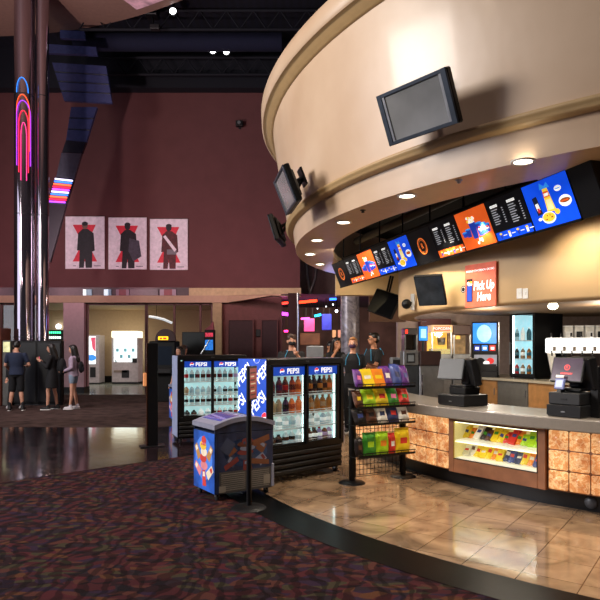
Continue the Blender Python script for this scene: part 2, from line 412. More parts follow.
# far lobby
b = MB(); b.box(gx(270, 34), 8, 34, 34.2, 0, 9, mat('far_wall', '5a4038', .8, emit=.22, noise=.5, scale=.8)); struct(b, 'wall_far')  # wall glows: the lobby's ambient light is put into its material
b = MB(); b.quad((gx(281, 21), 21, gz(294, 21)), (7, 21, gz(294, 21)), (9, 34, 3.9), (gx(275, 34), 34, 3.9), mat('far_ceiling', '2c2226', .8, emit=.15)); struct(b, 'ceiling')  # faint glow stands for light on the lobby ceiling
b = MB(); b.box(0., 4.5, 23.6, 23.9, gz(294, 23.6), 8., mat('taupe_wall', '5c4846', .7, emit=.03)); struct(b, 'wall_upper')
for i, (pts) in enumerate(([(306, 262), (307, 275), (309, 288), (311, 294)], [(316, 268), (315, 278), (311, 290), (309, 295)])):
    b = MB(); b.tube([at(u, v, 23.5) for u, v in pts], .05, silver); struct(b, 'trim_%d' % (7+i))
b = MB(); b.box(gx(288, 19), gx(297, 19), 19, 19.35, 0, gz(293, 19), mat('maroon_post', '3d1418', .5)); struct(b, 'trim_9')
b = MB(); b.cyl((gx(298, 18.9), 18.9, 0), (gx(298, 18.9), 18.9, gz(293, 18.9)), .035, silver); struct(b, 'trim_10')
def neon(name, col, pts, Y, r, label, k=5.):
    b = MB(); P = [at(u, v, Y) for u, v in pts]; c = sum(P, Vector())/len(P)
    b.tube([p-c for p in P], r, mat('neon_'+col, col, .4, emit=k, noise=.02)); [b.cyl(P[i]-c, (P[i].x-c.x, P[i].y-c.y, max(ceil_far(Y)-c.z, P[i].z-c.z+.02)), .008, dark, n=6) for i in (0, -1)]
    o = b.build(name); o.location = c
    return tag(o, label, 'neon light')
neon('neon_tube', 'ff3322', [(279.5, 303.6), (289, 302.6)], 24, .045, 'short red neon tube left of the maroon post in far lobby')
neon('neon_tube', 'ff3a1c', [(298.5, 302.4), (317, 300.6)], 23, .05, 'long orange red neon tube right of the maroon post')
neon('neon_tube', '2a6cff', [(329.5, 299.2), (336.5, 299)], 23, .04, 'short blue neon tube near the lit beige header, highest of all')
neon('neon_tube', 'd43cf0', [(278, 313.2), (288.5, 314.4)], 25, .07, 'thick magenta neon tube under the short red one')
neon('neon_tube', 'ff4fae', [(301, 318.8), (309.5, 318.2)], 25, .04, 'pink neon tube above the glowing pink panel')
neon('neon_tube', '28c8ff', [(314.5, 316), (321, 314.6)], 25, .045, 'cyan neon tube beside the glowing blue panel')
neon('neon_tube', 'ff2f7c', [(284, 331.2), (289, 331.2)], 25, .045, 'lowest short pink neon tube beside the maroon post')
for u0, u1, v0, v1, c, Y, lb, e in ((304, 314.5, 318.5, 331.5, 'f0508e', 27, 'glowing pink light box panel in the far lobby', 1.),
        (322, 331.5, 314, 330, '2138b8', 27, 'glowing deep blue light box panel in the far lobby', .8),
        (332.3, 336, 330, 337.5, 'f0a878', 30, 'left one of two small warm lit windows beyond the employees', .9),
        (338, 341, 330, 337.5, 'f09c80', 30, 'right one of two small warm lit windows beyond the employees', .9),
        (300, 320, 333, 345, '6a4428', 30, 'dim amber lit display wall far beyond the grey screen', .5)):
    b = MB(); w = gx(u1, Y)-gx(u0, Y); h = gz(v0, Y)-gz(v1, Y)
    b.box(0, w, 0, .15, 0, h, mat('panel_'+c, c, .5, emit=e*.6, noise=.5, scale=1.2), .02); [b.cyl((q, .07, h-.02), (q, .07, ceil_far(Y)-gz(v1, Y)), .012, dark, n=6) for q in (w*.2, w*.8)]
    tag(place(b.build('light_panel'), (gx(u0, Y), Y, gz(v1, Y))), lb, 'light panel')
for u, v, r, lb in ((336.5, 311, .06, 'brightest white lamp under the far lobby ceiling'), (333, 304.5, .03, 'small white lamp just below the blue neon tube'), (326, 306.5, .025, 'dim white lamp left of the brightest far one'), (317.5, 308.6, .022, 'dim white lamp below the long red neon tube')):
    Y = 24; b = MB(); b.ell((0, 0, 0), (r, r, r), mat('lamp_white', 'f0f4ff', .5, emit=5.)); b.cyl((0, 0, r*.6), (0, 0, ceil_far(Y)-gz(v, Y)), r*.5, black); o = b.build('ceiling_lamp'); o.location = at(u, v, Y); tag(o, lb, 'lamp')
# mirrored pillar between lobby and bar
g = N('patterned_steel'); tc = g.n('TexCoord'); nz = g.n('TexNoise', i_Scale=2.2, i_Detail=4., i_Distortion=3.); g.l(tc.outputs['Object'], nz.inputs['Vector'])
g.l(g.ramp(nz.outputs['Fac'], [(.35, '6a6470'), (.6, 'a8a0a8'), (.75, 'b4bad8')]), g.b.inputs['Base Color']); g.b.inputs['Metallic'].default_value = .2; g.b.inputs['Roughness'].default_value = .3
b = MB(); Y = 16.; b.cyl((0, 0, 0), (0, 0, gz(293, Y)), .25, g.m, n=32); b.cyl((0, 0, 0), (0, 0, .2), .27, dark, n=32)
tag(place(b.build('steel_pillar'), (gx(350, Y), Y, 0)), 'round patterned steel pillar rising behind the blond employee', 'pillar')

# ------------------------------------------------------------------ round drum over the bar
def wring(prof, m, name, a0=0, a1=360, n=180):
    b = MB(); b.lathe(prof, m, n, a0, a1, (CX, CY)); return struct(b, name)
g = N('drum_plaster'); tc = g.n('TexCoord'); nz = g.n('TexNoise', i_Scale=1.1, i_Detail=4.); g.l(tc.outputs['Object'], nz.inputs['Vector'])
g.l(g.ramp(nz.outputs['Fac'], [(.3, 'c3a78c'), (.7, 'd2b9a0')]), g.b.inputs['Base Color']); g.b.inputs['Roughness'].default_value = .38
g.b.inputs['Coat Weight'].default_value = .2; g.b.inputs['Coat Roughness'].default_value = .11
bp = g.n('Bump', i_Strength=.45, i_Distance=.03); g.l(nz.outputs['Fac'], bp.inputs['Height']); g.l(bp.outputs[0], g.b.inputs['Normal']); drum = g.m
mold = mat('tan_molding', 'b3966c', .45, noise=.05)
wring([(6.55, 3.57), (6.6, 3.85), (6.66, 4.2), (6.72, 4.6), (6.78, 5.0)], drum, 'wall_right')
wring([(6.42, 3.2), (6.46, 3.47)], drum, 'wall_right')
wring([(6.46, 3.47), (6.54, 3.475), (6.56, 3.49), (6.56, 3.52), (6.58, 3.525), (6.58, 3.555), (6.55, 3.57)], mold, 'trim_11')
wring([(6.78, 5.0), (6.83, 5.005), (6.84, 5.035), (6.88, 5.04), (6.89, 5.075), (6.94, 5.08)], mold, 'trim_12')
wring([(6.94, 5.08), (6.96, 5.1), (6.97, 5.28), (6.95, 5.3), (6.6, 5.3)], drum, 'trim_13')
soff = mat('soffit_plaster', 'd6b88e', .45, noise=.04, coat=.15)
wring([(5.8, 3.2), (6.42, 3.2)], soff, 'ceiling', 100, 225)
wring([(5.55, 3.2), (6.42, 3.2)], soff, 'ceiling', 225, 460)
wring([(5.8, 3.2), (5.8, 3.3)], soff, 'trim_14', 100, 225)
b = MB(); b.lathe([(.01, 4.3), (6.6, 4.3)], mat('plenum_black', '15120f', .9), 64, 0, 360, (CX, CY)); struct(b, 'ceiling')
# inner bulkhead
wring([(4.66, 3.12), (4.68, 2.9), (4.68, 2.16), (4.66, 2.13), (4.4, 2.13)], beige2, 'wall_bulkhead', 150, 400, 120)
b = MB(); b.lathe([(.01, 2.35), (4.5, 2.35)], mat('back_ceiling', '6a5238', .7), 64, 0, 360, (CX, CY)); struct(b, 'ceiling')
# beige header beyond the bulkhead
b = MB(); b.box(gx(336, 12.4), gx(401, 12.4), 12.4, 12.7, gz(295, 12.4), 3.4, beige2); struct(b, 'trim_15')
b = MB(); b.box(gx(369, 13), gx(405, 13), 12.9, 13.1, gz(322, 13), gz(294, 13), mat('brown_panel', '5a3c28', .7)); struct(b, 'wall_bar')
# wall at back of bar
b = MB(); b.box(2.6, 10, 16.0, 16.2, 0, 3., mat('bar_back_wall', 'a48f84', .7)); struct(b, 'wall_bar')
b = MB(); b.box(gx(420, 15.7), gx(450, 15.7), 15.6, 15.98, gz(372, 15.7), gz(319, 15.7), mat('bar_maroon', '4c1c1e', .6)); struct(b, 'wall_bar')
# ------------------------------------------------------------------ downlights in the soffit
dl = [(523, 161), (407, 195.5), (343.5, 222), (317, 240), (310, 254), (320, 264)]
DLP = []
def make_dl():
    t = thing('downlight', 'x', 'ceiling light')
    b = MB(); b.lathe([(.08, 0), (.08, -.012), (.1, -.012), (.103, 0)], white, 24); b.build('trim_ring', t)
    b = MB(); b.lathe([(.001, -.014), (.04, -.012), (.079, -.004)], mat('lamp_warm', 'fff3d8', .4, emit=9., noise=.02), 20); b.build('lens', t)
    return t
dl0 = make_dl(); names = ['largest soffit downlight beside the blue hotdog menu screen', 'downlight above the round black logo screen, second from the right', 'third downlight from the right along the curved soffit', 'fourth downlight from the right along the curved soffit', 'smaller downlight at far left end of the soffit', 'farthest downlight near the soffit\'s dark inner edge']
for i, (u, v) in enumerate(dl):
    Y = 1.6*F0/(348-v); p = Vector((gx(u, Y), Y, 3.2))
    o = dl0 if i == 0 else dup(dl0, loc=p); o.location = p; o['label'] = names[i]; o['group'] = 'downlights in the curved soffit'; DLP.append(p)
# sprinkler and tiny sensors on the soffit
for u, v, lb in ((459, 180, 'white sprinkler head between the two nearest downlights'), (363, 210, 'tiny dark soffit sensor right of the third downlight')):
    Y = 1.6*F0/(348-v); b = MB(); b.lathe([(.001, -.035), (.02, -.03), (.016, -.01), (.035, -.006), (.035, 0)], silver if u > 400 else dark, 14)
    tag(place(b.build('sprinkler_head'), (gx(u, Y), Y, 3.2)), lb, 'sprinkler')

# ------------------------------------------------------------------ drum televisions
scr = mat('tv_screen', '808284', .15, noise=.2, scale=2, spec=.8, coat=.5)  # pale grey stands in for the room reflected in the screen
tvf = mat('tv_frame', '3c4450', .35, .5)
def make_tv(lb, W=.78, Hh=.465):
    t = thing('wall_television', lb, 'television', group='televisions mounted around the drum')
    b = MB(); b.box(-W/2, W/2, -Hh/2, Hh/2, -.07, .0, black, .012); b.box(-W/2+.08, W/2-.08, -Hh/2+.06, Hh/2-.06, -.11, -.07, black, .02); b.build('housing', t)
    b = MB()
    b.box(-W/2, W/2, Hh/2-.035, Hh/2, 0, .02, tvf, .006); b.box(-W/2, W/2, -Hh/2, -Hh/2+.035, 0, .02, tvf, .006)
    for sg in (-1, 1):
        b.box(sg*(W/2-.03)-.03, sg*(W/2-.03)+.03, -Hh/2, Hh/2, 0, .022, tvf, .006); b.box(sg*(W/2-.072)-.012, sg*(W/2-.072)+.012, -Hh/2+.03, Hh/2-.03, 0, .016, silver)
    b.build('bezel', t)
    b = MB(); b.rect(-W/2+.08, W/2-.08, -Hh/2+.033, Hh/2-.033, .006, scr); b.build('screen', t)
    b = MB(); b.box(-.1, .1, -.1, .1, -.13, -.11, black); b.tube([(0, .05, -.12), (0, .08, -.26)], .03, black); b.tube([(0, -.05, -.12), (0, .08, -.26)], .025, black); b.box(-.1, .1, -.02, .2, -.28, -.255, black); b.build('mount', t)
    return t
def tvM(u, v, R, out, tilt, deg=None, z=None, turn=0):
    if deg is None: p = rayc(u, R+out); p.z = gz(v, p.y); a = ang(p)
    else: p = pol(R+out, deg, z); a = deg
    a += turn; n = Vector((math.cos(math.radians(a)), math.sin(math.radians(a)), 0)); ex = Vector((-n.y, n.x, 0))
    if ex.cross(Vector((0, 0, 1))).dot(n) < 0: ex = -ex
    s, c = math.sin(tilt), math.cos(tilt)
    return frameM(p, ex, Vector((0, 0, c))+n*s)
tv = make_tv('large flat television tilted down from the drum front, nearest the camera'); tv.matrix_world = tvM(416.5, 109, 6.62, .3, .42)
dup(tv, tvM(285.5, 191, 6.62, .3, .38, turn=-9), 'dark television on the left edge of the drum, screen half visible')
dup(tv, tvM(0, 0, 6.62, .22, .3, 172.5, 3.68), 'television seen edge-on below and behind the left drum television')

# ------------------------------------------------------------------ menu boards, a straight row of tilted screens
d = Vector((-.2766, .961, 0)).normalized(); pr = Vector((.961, .2766, 0))
KS = .97; T0 = Vector((2.46*KS, 5.56*KS, CAMZ+1.65*KS)); PW = .662*KS; PH = .47*KS; ts = .4
MX = -d; MY = Vector((0, 0, 1))*math.cos(ts)-pr*math.sin(ts)
mbk = mat('menu_black', '0b0c10', .3, emit=.35); morg = mat('menu_orange', 'd4561c', .3, emit=.95, noise=.18, scale=3)
mblu = mat('menu_blue', '0a48d8', .3, emit=.95, noise=.22, scale=3); mwht = mat('menu_white', 'f2f2ee', .4, emit=.85)
mgry = mat('menu_text', 'b9bcc2', .4, emit=.6); cupb = mat('cup_blue', '1c3aa8', .4, emit=.7); yel = mat('menu_yellow', 'f0c63a', .4, emit=.85); brn = mat('menu_brown', '8a4a24', .4, emit=.6)
cyanm = mat('menu_sky', '2a86e0', .4, emit=.85)
tor = mat('menu_ring_orange', 'e0702c', .4, emit=.8); red_e = mat('menu_red', 'd42a2a', .4, emit=.8)
def s_text(b, w, h, strip):
    b.rect(-w, w, -h, h, .001, mbk)
    for cx, n in ((-.5*w, 7), (.45*w, 8)):
        b.rect(cx-.3*w, cx+.12*w, .62*h, .74*h, .002, mwht)
        for i in range(n):
            y = .5*h-i*.115*h
            ln = (.26+.16*((i*37+int(cx*50)) % 5)/5)*w
            b.rect(cx-.3*w, cx-.3*w+ln, y-.018*h, y+.022*h, .002, mgry); b.rect(cx+.28*w, cx+.36*w, y-.018*h, y+.022*h, .002, mgry)
    b.rect(-w*.96, w*.96, -h*.98, -h*.58, .0015, strip)
    for i in range(4): 
        x = (-.7+i*.47)*w
        b.rect(x-.05*w, x+.06*w, -.92*h, -.68*h, .003, mwht if i % 2 else cupb); b.disc(x+.005*w, -.68*h, .07*w, .0032, yel, .05*h)
        b.rect(x+.12*w, x+.32*w, -.8*h, -.76*h, .003, mwht)
def s_cups(b, w, h):
    b.rect(-w, w, -h, h, .001, morg)
    for i, (x, s) in enumerate(((-.72, .5), (-.45, .62), (-.08, .95), (.3, .8), (.55, .7), (.76, .6))):
        t = .1*w+.12*s*w; y1 = -.55*h+s*.95*h; y0 = -.1*h-.45*s*h
        b.poly([(x*w-t*.72, y0), (x*w+t*.72, y0), (x*w+t, y1), (x*w-t, y1)], .002+.0003*i, cupb)
        b.disc(x*w, y1, t, .0024+.0003*i, mwht if i == 2 else cyanm, .05*h)
        if i > 2: b.globe(x*w, (y0+y1)/2, t*.55, .003+.0003*i, red_e, mwht, cupb)
    for i in range(16): b.disc((-.08+.2*math.sin(i*2.4))*w, (.42+.22*((i*7) % 5)/5)*h, .07*w, .0045+.0001*i, mwht if i % 3 else yel, .07*h, n=10)
    for i in range(6): b.disc((.1+.15*math.sin(i*2.1))*w, (-.7+.1*math.cos(i*1.7))*h, .06*w, .0045+.0001*i, mwht, .06*h, n=10)
def s_logo(b, w, h):
    b.rect(-w, w, -h, h, .001, mbk)
    r = .52*h; b.ringd(0, 0, r*.84, r, .002, tor); b.ringd(0, 0, r*.68, r*.73, .002, tor)
    b.text('R', 0, .0, .002, r*.85, tor, .02)
def s_food(b, w, h, dog=True):
    b.rect(-w, w, -h, h, .001, mblu)
    b.poly([(-.2*w, -.35*h), (.18*w, -.42*h), (.08*w, .62*h), (-.14*w, .62*h)], .002, yel)
    b.poly([(-.17*w, .25*h), (.1*w, .25*h), (.08*w, .5*h), (-.15*w, .5*h)], .0023, morg); b.rect(-.13*w, .06*w, .3*h, .42*h, .0026, mwht)
    b.poly([(-.25*w, .62*h), (.2*w, .62*h), (.12*w, .86*h), (-.02*w, .72*h), (-.18*w, .9*h)], .0022, cyanm)
    b.poly([(-.16*w, -.3*h), (.12*w, -.3*h), (.09*w, .15*h), (-.12*w, .15*h)], .0024, mat('menu_cream', 'f4e2a0', .4, emit=.8))
    b.disc(-.22*w, -.6*h, .3*w, .003, mwht, .26*h); b.disc(-.22*w, -.58*h, .27*w, .0034, yel, .2*h)
    for i in range(6): b.disc((-.22+.16*math.cos(i*1.1))*w, (-.6+.1*math.sin(i*1.9))*h, .025*w, .0037, brn, n=8)
    b.disc(.2*w, -.45*h, .11*w, .0036, yel, .12*h)
    b.poly([(-.66*w, -.42*h), (-.42*w, -.38*h), (-.48*w, .42*h), (-.7*w, .38*h)], .002, mat('menu_wrapper', '1c2440', .4, emit=.4)); b.poly([(-.62*w, -.2*h), (-.47*w, -.18*h), (-.5*w, .12*h), (-.64*w, .1*h)], .0024, mwht); b.rect(-.6*w, -.5*w, -.3*h, -.1*h, .0027, red_e)
    b.disc(-.62*w, -.58*h, .09*w, .002, mwht, .07*h)
    b.disc(.64*w, -.12*h, .26*w, .002, mwht, .24*h); b.ell((.64*w, -.1*h, .004), (.21*w, .1*h, .003), brn); b.rect(.48*w, .8*w, -.14*h, -.08*h, .008, morg)
    b.ell((.5*w, .45*h, .002), (.15*w, .12*h, .002), mwht); b.rect(.4*w, .6*w, .43*h, .47*h, .0045, cyanm)
defs = [('food', 'nearest menu screen, bright blue with hotdog and yellow snack bags'), ('textb', 'black price list menu screen with blue bottom strip, nearest of its kind'),
        ('cups', 'large orange menu screen showing blue drink cups, nearer of two'), ('texto', 'black price list menu screen with orange strip beside the nearer orange screen'),
        ('logo', 'black menu screen with orange ring emblem, nearer of two'), ('food', 'smaller blue snack menu screen left of the nearer ring emblem'),
        ('textb', 'black price list menu screen with blue strip, farther of its kind'), ('cups', 'orange menu screen with blue cups, farther of two'),
        ('texto', 'farthest black price list menu screen with orange bottom strip'), ('logo', 'leftmost menu screen, black with orange ring emblem')]
for k, (kind, lb) in enumerate(defs):
    o = T0+d*(PW*(k+.5))-MY*(PH/2)
    t = thing('menu_screen', lb, 'menu screen', M=frameM(o, MX, MY), group='menu screens in a row over the counter')
    w, h = PW/2-.003, PH/2
    b = MB(); b.box(-w, w, -h, h, -.06, 0, black); b.box(-w, w, -h-.022, -h, -.06, .012, black); b.box(-w, w, h, h+.015, -.06, .012, black); b.box(-.03, .03, .05, .2, -.13, -.06, black); b.build('housing', t)
    b = MB(); w -= .004
    if kind == 'food': s_food(b, w, h)
    elif kind == 'cups': s_cups(b, w, h)
    elif kind == 'logo': s_logo(b, w, h)
    else: s_text(b, w, h, mblu if kind == 'textb' else morg)
    b.build('screen', t)
# plain black end panel and the hanger rail
t = thing('menu_end_panel', 'plain black end panel to the right of the blue hotdog screen', 'panel', M=frameM(T0-d*.002-MY*(PH/2), MX, MY))
b = MB(); b.box(.0, .3, -PH/2-.02, PH/2+.03, -.12, .0, black, .008); b.build('panel', t); b = MB(); b.box(.1, .2, PH/2-.1, PH/2, -.3, -.12, blackm); b.box(.12, .18, PH/2-.04, PH/2+.2, -.3, -.27, blackm); b.build('bracket', t)
t = thing('hanging_rail', 'dark steel rail with hanger rods behind the menu screens', 'rail', loc=T0+pr*.18+Vector((0, 0, .1)))
b = MB(); b.tube([(0, 0, 0), d*6.5], .03, blackm); b.build('rail', t)
for q in range(8):
    b = MB(); b.cyl(d*(.3+q*.85), d*(.3+q*.85)+Vector((0, 0, .95)), .012, blackm, n=8); b.build('hanger_rod', t)
# conduit and ducts in the dark plenum
for k, (du, r, zz, c) in enumerate(((.55, .07, 3.75, '4a4238'), (.85, .04, 3.6, '6a4a2c'))):
    b = MB(); b.tube([(0, 0, 0), d*7.], r, mat('duct_%d' % k, c, .5, .3), n=12); o = b.build('conduit'); o.location = T0+pr*du-d*.5+Vector((0, 0, zz-3.25))
    tag(o, ['thick dark conduit running in the open ceiling above the menu row', 'thin rust brown conduit running in the open ceiling above menus'][k], 'conduit')

# ------------------------------------------------------------------ things on the bulkhead
def wallM(u, v, r, off=.003, tilt=0.):
    p = rayc(u, r+off); p.z = gz(v, p.y); a = math.radians(ang(p)); n = Vector((math.cos(a), math.sin(a), 0)); ex = Vector((0, 0, 1)).cross(n)
    return frameM(p, ex, (0, 0, 1))
Rb = 4.68
sgn = mat('sign_coral', 'e86a4c', .5, emit=.12)
t = thing('pick_up_sign', 'coral red pick up sign hanging on the tan bulkhead', 'sign', M=wallM(480, 285, Rb, .03))
b = MB(); w, h = .255, .27; b.box(-w, w, -h, h, -.012, 0, sgn)
b.text('MOBILE CONCESSION ORDERS', 0, .185, .002, .035, white_l, .004, sx=.95); b.text('Pick Up', .06, -.01, .002, .15, white_l, .028, .15, sx=.72); b.text('Here', .06, -.15, .002, .15, white_l, .028, .15, sx=.72)
b.box(-.225, -.125, -.2, .09, .0, .003, black, .0); b.rect(-.215, -.135, -.19, .0, .0045, cupb)
for i in range(9): b.disc(-.175+.03*math.sin(i*2.), .02+.03*((i*5) % 4)/4, .018, .005+.0002*i, yel if i % 2 else mwht, n=10)
b.build('sign_face', t)
b = MB(); b.disc(-.29, -.03, .045, -.005, black); b.ringd(-.29, -.03, .028, .034, -.004, white); tag(place(b.build('round_badge'), M=wallM(480, 285, Rb, .035)), 'round black badge peeking out left of the pick up sign', 'badge')
for i, u in enumerate((519.5, 525.5)):
    b = MB(); b.box(-.035, .035, -.06, .06, 0, .008, white, .003); b.box(-.008, .008, -.02, .02, .008, .016, white)
    tag(place(b.build('switch_plate'), M=wallM(u, 293.5, Rb, .002)), ['left', 'right'][i]+' one of two white switch plates on the tan bulkhead', 'switch')
# tilted display on the bulkhead
p = rayc(430, Rb+.35); p.z = gz(291, p.y); n = Vector((-.5, -.866, 0)); ex = Vector((0, 0, 1)).cross(n)
t = thing('bulkhead_display', 'dark flat display tilted out from the tan bulkhead left of pick up sign', 'television', M=frameM(p, ex, Vector((0, 0, .97))+n*.6))
b = MB(); b.box(-.19, .19, -.22, .22, -.05, 0, black, .008); b.build('housing', t); b = MB(); b.rect(-.178, .178, -.205, .205, .003, mat('sky_screen', '343c44', .15, emit=.1, noise=.4, scale=5)); b.build('screen', t)
b = MB(); b.tube([(0, 0, -.05), (.05, 0, -.3)], .025, black); b.build('mount', t)
p = rayc(408.5, Rb+.12); p.z = gz(302, p.y)
t = thing('wall_camera', 'small black dome camera on a white plate at left edge of bulkhead', 'camera', M=frameM(p, (.9, -.43, 0), (0, 0, 1)))
b = MB(); b.box(.03, .09, -.12, .12, -.03, -.005, lgrey, .004); b.build('back_plate', t); b = MB(); b.ell((-.03, -.03, 0), (.075, .075, .07), black); b.box(-.03, .05, -.05, .0, -.02, .01, black); b.build('dome', t)
# hanging dark display seen from behind
p = at(383, 303, 11.3)
t = thing('hanging_display', 'black display hanging at an angle under the left end of menu row', 'television', M=frameM(p, (.62, -.75, -.3), (.3, .15, 1)))
b = MB(); b.box(-.32, .34, -.24, .24, -.06, 0, black, .02); b.build('housing', t); b = MB(); b.rect(-.3, .32, -.22, .22, .003, mat('dull_screen', '060606', .8, spec=.05)); b.build('screen', t)
b = MB(); b.box(-.2, .2, -.15, .15, -.12, -.06, blackm, .02); b.tube([(-.1, .2, -.09), (-.16, .55, -.05)], .02, blackm); b.tube([(-.04, .2, -.09), (-.1, .55, -.05)], .02, blackm); b.build('mount', t)

# ------------------------------------------------------------------ bar front: toe kick, cabinets, worktop
RF = 5.42
b = MB(); b.lathe([(5.28, 0), (5.28, .178)], mat('toe_kick', '17191d', .3, spec=.4), 160, 175, 275, (CX, CY)); struct(b, 'trim_16')
aC0, aC1 = ang(rayc(449.5, RF)), ang(rayc(546, RF))
def blockrun(a0, a1, lb):
    arc = math.radians(a1-a0)*RF; ncol = max(1, round(arc/.2)); t = thing('glass_block_panel', lb, 'bar front', pol(RF, (a0+a1)/2), group='glowing glass block panels of the bar front')
    o = pol(RF, (a0+a1)/2); da = (a1-a0)/ncol
    b = MB(); b.push(Matrix.Translation(-o))
    b.lathe([(RF-.08, .185), (RF-.012, .185), (RF-.012, .795), (RF-.08, .795)], mortar, max(4, ncol*2), a0, a1, (CX, CY), closed=True); b.build('joint_grid', t)
    b = MB(); b.push(Matrix.Translation(-o))
    for i in range(ncol):
        for j in range(3):
            am = a0+da*(i+.5); M = Matrix.Translation(pol(RF, am, .29+.2*j)) @ Matrix.Rotation(math.radians(am), 4, 'Z'); b.push(M)
            b.box(-.03, .004, -.5*math.radians(da)*RF+.006, .5*math.radians(da)*RF-.006, -.094, .094, gblock, .012)
            for (y, z, r) in ((.0, .0, .045),): b.ell((.002, y, z), (.012, r, r), gblock, n=12, k=6)
            b.pop()
    b.build('glass_blocks', t)
    return t
blockrun(178, aC0-.2, 'amber glass block panel left of the lit candy case, behind the candy rack')
blockrun(aC1+.2, aC1+30, 'amber glass block panel at right of the lit candy case')
# candy display case between them (flat front)
pA, pB = pol(RF+.005, aC0, 0), pol(RF+.005, aC1, 0); LW = (pB-pA).length; exC = (pB-pA).normalized(); 
MC = frameM(pA, exC, (0, 0, 1)) @ Matrix.Rotation(-PI/2, 4, 'X') @ Matrix.Rotation(0, 4, 'Z')
# local: x along front, y INTO the case, z up
eyC = Vector((0, 0, 1)).cross(exC); MC = Matrix((exC, eyC, Vector((0, 0, 1)))).transposed().to_4x4(); MC.translation = pA
CS = thing('candy_display_case', 'lit glass fronted wooden candy case built into the bar front', 'display case', M=MC)
gx0, gx1, gz0, gz1 = .07, LW-.085, .33, .765
b = MB()
b.box(0, gx0, -.01, .5, .175, .795, wood, .004); b.box(gx1, LW, -.01, .5, .175, .795, wood, .004); b.box(gx0, gx1, -.01, .5, .175, gz0, wood, .004); b.box(gx0, gx1, -.01, .5, gz1, .795, wood, .004)
b.build('frame', CS)
casein = mat('case_interior', 'dccf8a', .5, emit=.4, noise=.2, scale=3)
b = MB(); b.quad((gx0, .46, gz0), (gx1, .46, gz0), (gx1, .46, gz1), (gx0, .46, gz1), casein); b.quad((gx0+.001, 0, gz0), (gx0+.001, .46, gz0), (gx0+.001, .46, gz1), (gx0+.001, 0, gz1), casein); b.quad((gx1-.001, 0, gz0), (gx1-.001, .46, gz0), (gx1-.001, .46, gz1), (gx1-.001, 0, gz1), casein); b.build('interior', CS)
shf = mat('case_shelf', 'f2f0dc', .4, emit=.35)
for z in (gz0+.002, gz0+.205): b = MB(); b.box(gx0+.002, gx1-.002, .03, .455, z, z+.012, shf); b.build('shelf', CS)
b = MB(); b.box(gx0, gx1, .02, .06, gz1-.02, gz1-.002, mat('case_tube', 'fdf8cc', .4, emit=3.2)); b.box(gx0, gx1, .02, .04, gz0+.19, gz0+.2, mat('case_tube2', 'fdf8cc', .4, emit=1.6)); b.build('light_strip', CS)
b = MB(); b.box(gx0, gx1, -.012, -.004, gz0, gz0+.008, black); b.box(gx0, gx1, -.012, -.004, gz1-.008, gz1, black); b.box(gx0, gx0+.008, -.012, -.004, gz0, gz1, mat('brass_edge', 'c8a63a', .3, .8)); b.box(gx1-.008, gx1, -.012, -.004, gz0, gz1, black); b.build('edge_trim', CS)
b = MB(); b.quad((gx0, -.006, gz0), (gx1, -.006, gz0), (gx1, -.006, gz1), (gx0, -.006, gz1), GL); b.build('pane', CS)
# worktop
wt = MB(); wt.push(Matrix.Translation(-pol(5.2, 225)))
wt.lathe([(4.75, .80), (5.535, .80), (5.545, .808), (5.545, .814), (5.545, .908), (5.545, .914), (5.535, .921), (5.525, .922), (4.75, .922)], laminate, 170, 176, 275, (CX, CY), closed=True, smooth=True)
o = wt.build('bar_worktop'); o.location = pol(5.2, 225); tag(o, 'curved grey laminate worktop of the concession bar', 'worktop')
# back of the bar under worktop (so the counter is solid from behind)
b = MB(); b.push(Matrix.Translation(-pol(4.8, 225))); b.lathe([(4.86, .0), (4.86, .795), (4.88, .795), (4.88, 0)], mat('bar_back', '3a3230', .6), 100, 176, 275, (CX, CY), closed=True); o = b.build('bar_rear_panel'); o.location = pol(4.8, 225); tag(o, 'dark rear panel under the curved bar worktop, staff side', 'panel')
# round vent cover on toe kick
b = MB(); b.lathe([(.001, .012), (.055, .012), (.06, 0)], mat('cover_grey', '50535a', .4, .3), 24)
p = pol(5.283, ang(rayc(591, 5.28)), .09); n = (p-Vector((CX, CY, .095))).normalized(); tag(place(b.build('drain_cover'), M=frameM(p, Vector((0, 0, 1)).cross(n), (0, 0, 1))), 'round metal cover on the black toe kick at lower right', 'cover')

# ------------------------------------------------------------------ candies in the case
cc = {k: mat('candy_'+k, v, .35, emit=.03) for k, v in dict(yellow='f0d020', lime='a8d820', red='d83428', orange='ee8a1c', brown='5a3420', blue='3a4a8c', purple='5c2a7c', green='3c8c2c', white='ece8dc', navy='26305c', pink='d86a9a', black='221c1c').items()}
def bag_mesh(w, h, dpt, c1, c2, nm):
    """pillow bag standing, front -y, base z=0"""
    b = MB(); nu, nv = 8, 8; V = []
    for sgn_ in (-1, 1):
        for j in range(nv+1):
            for i in range(nu+1):
                u, v = i/nu*2-1, j/nv*2-1
                th = max(0, (1-u**4)*(1-v**6))**.5
                V.append((u*w/2*(1-.05*th), sgn_*dpt/2*th+.006*math.sin(5*u+3*v), (v+1)/2*h))
    k = (nu+1)*(nv+1)
    F1 = [(j*(nu+1)+i, j*(nu+1)+i+1, (j+1)*(nu+1)+i+1, (j+1)*(nu+1)+i) for j in range(nv) for i in range(nu)]
    mid = [f for f in F1 if 3 <= f[0]//(nu+1) < 5 and 2 <= f[0] % (nu+1) < nu-2]; rest = [f for f in F1 if f not in mid]
    b.add(V[:k], rest, c1, True); b.add(V[:k], mid, c2, True); b.add(V[k:], [f[::-1] for f in F1], c1, True)
    b.box(-w/2, w/2, -.002, .002, h-.004, h+.012, c1)
    return b
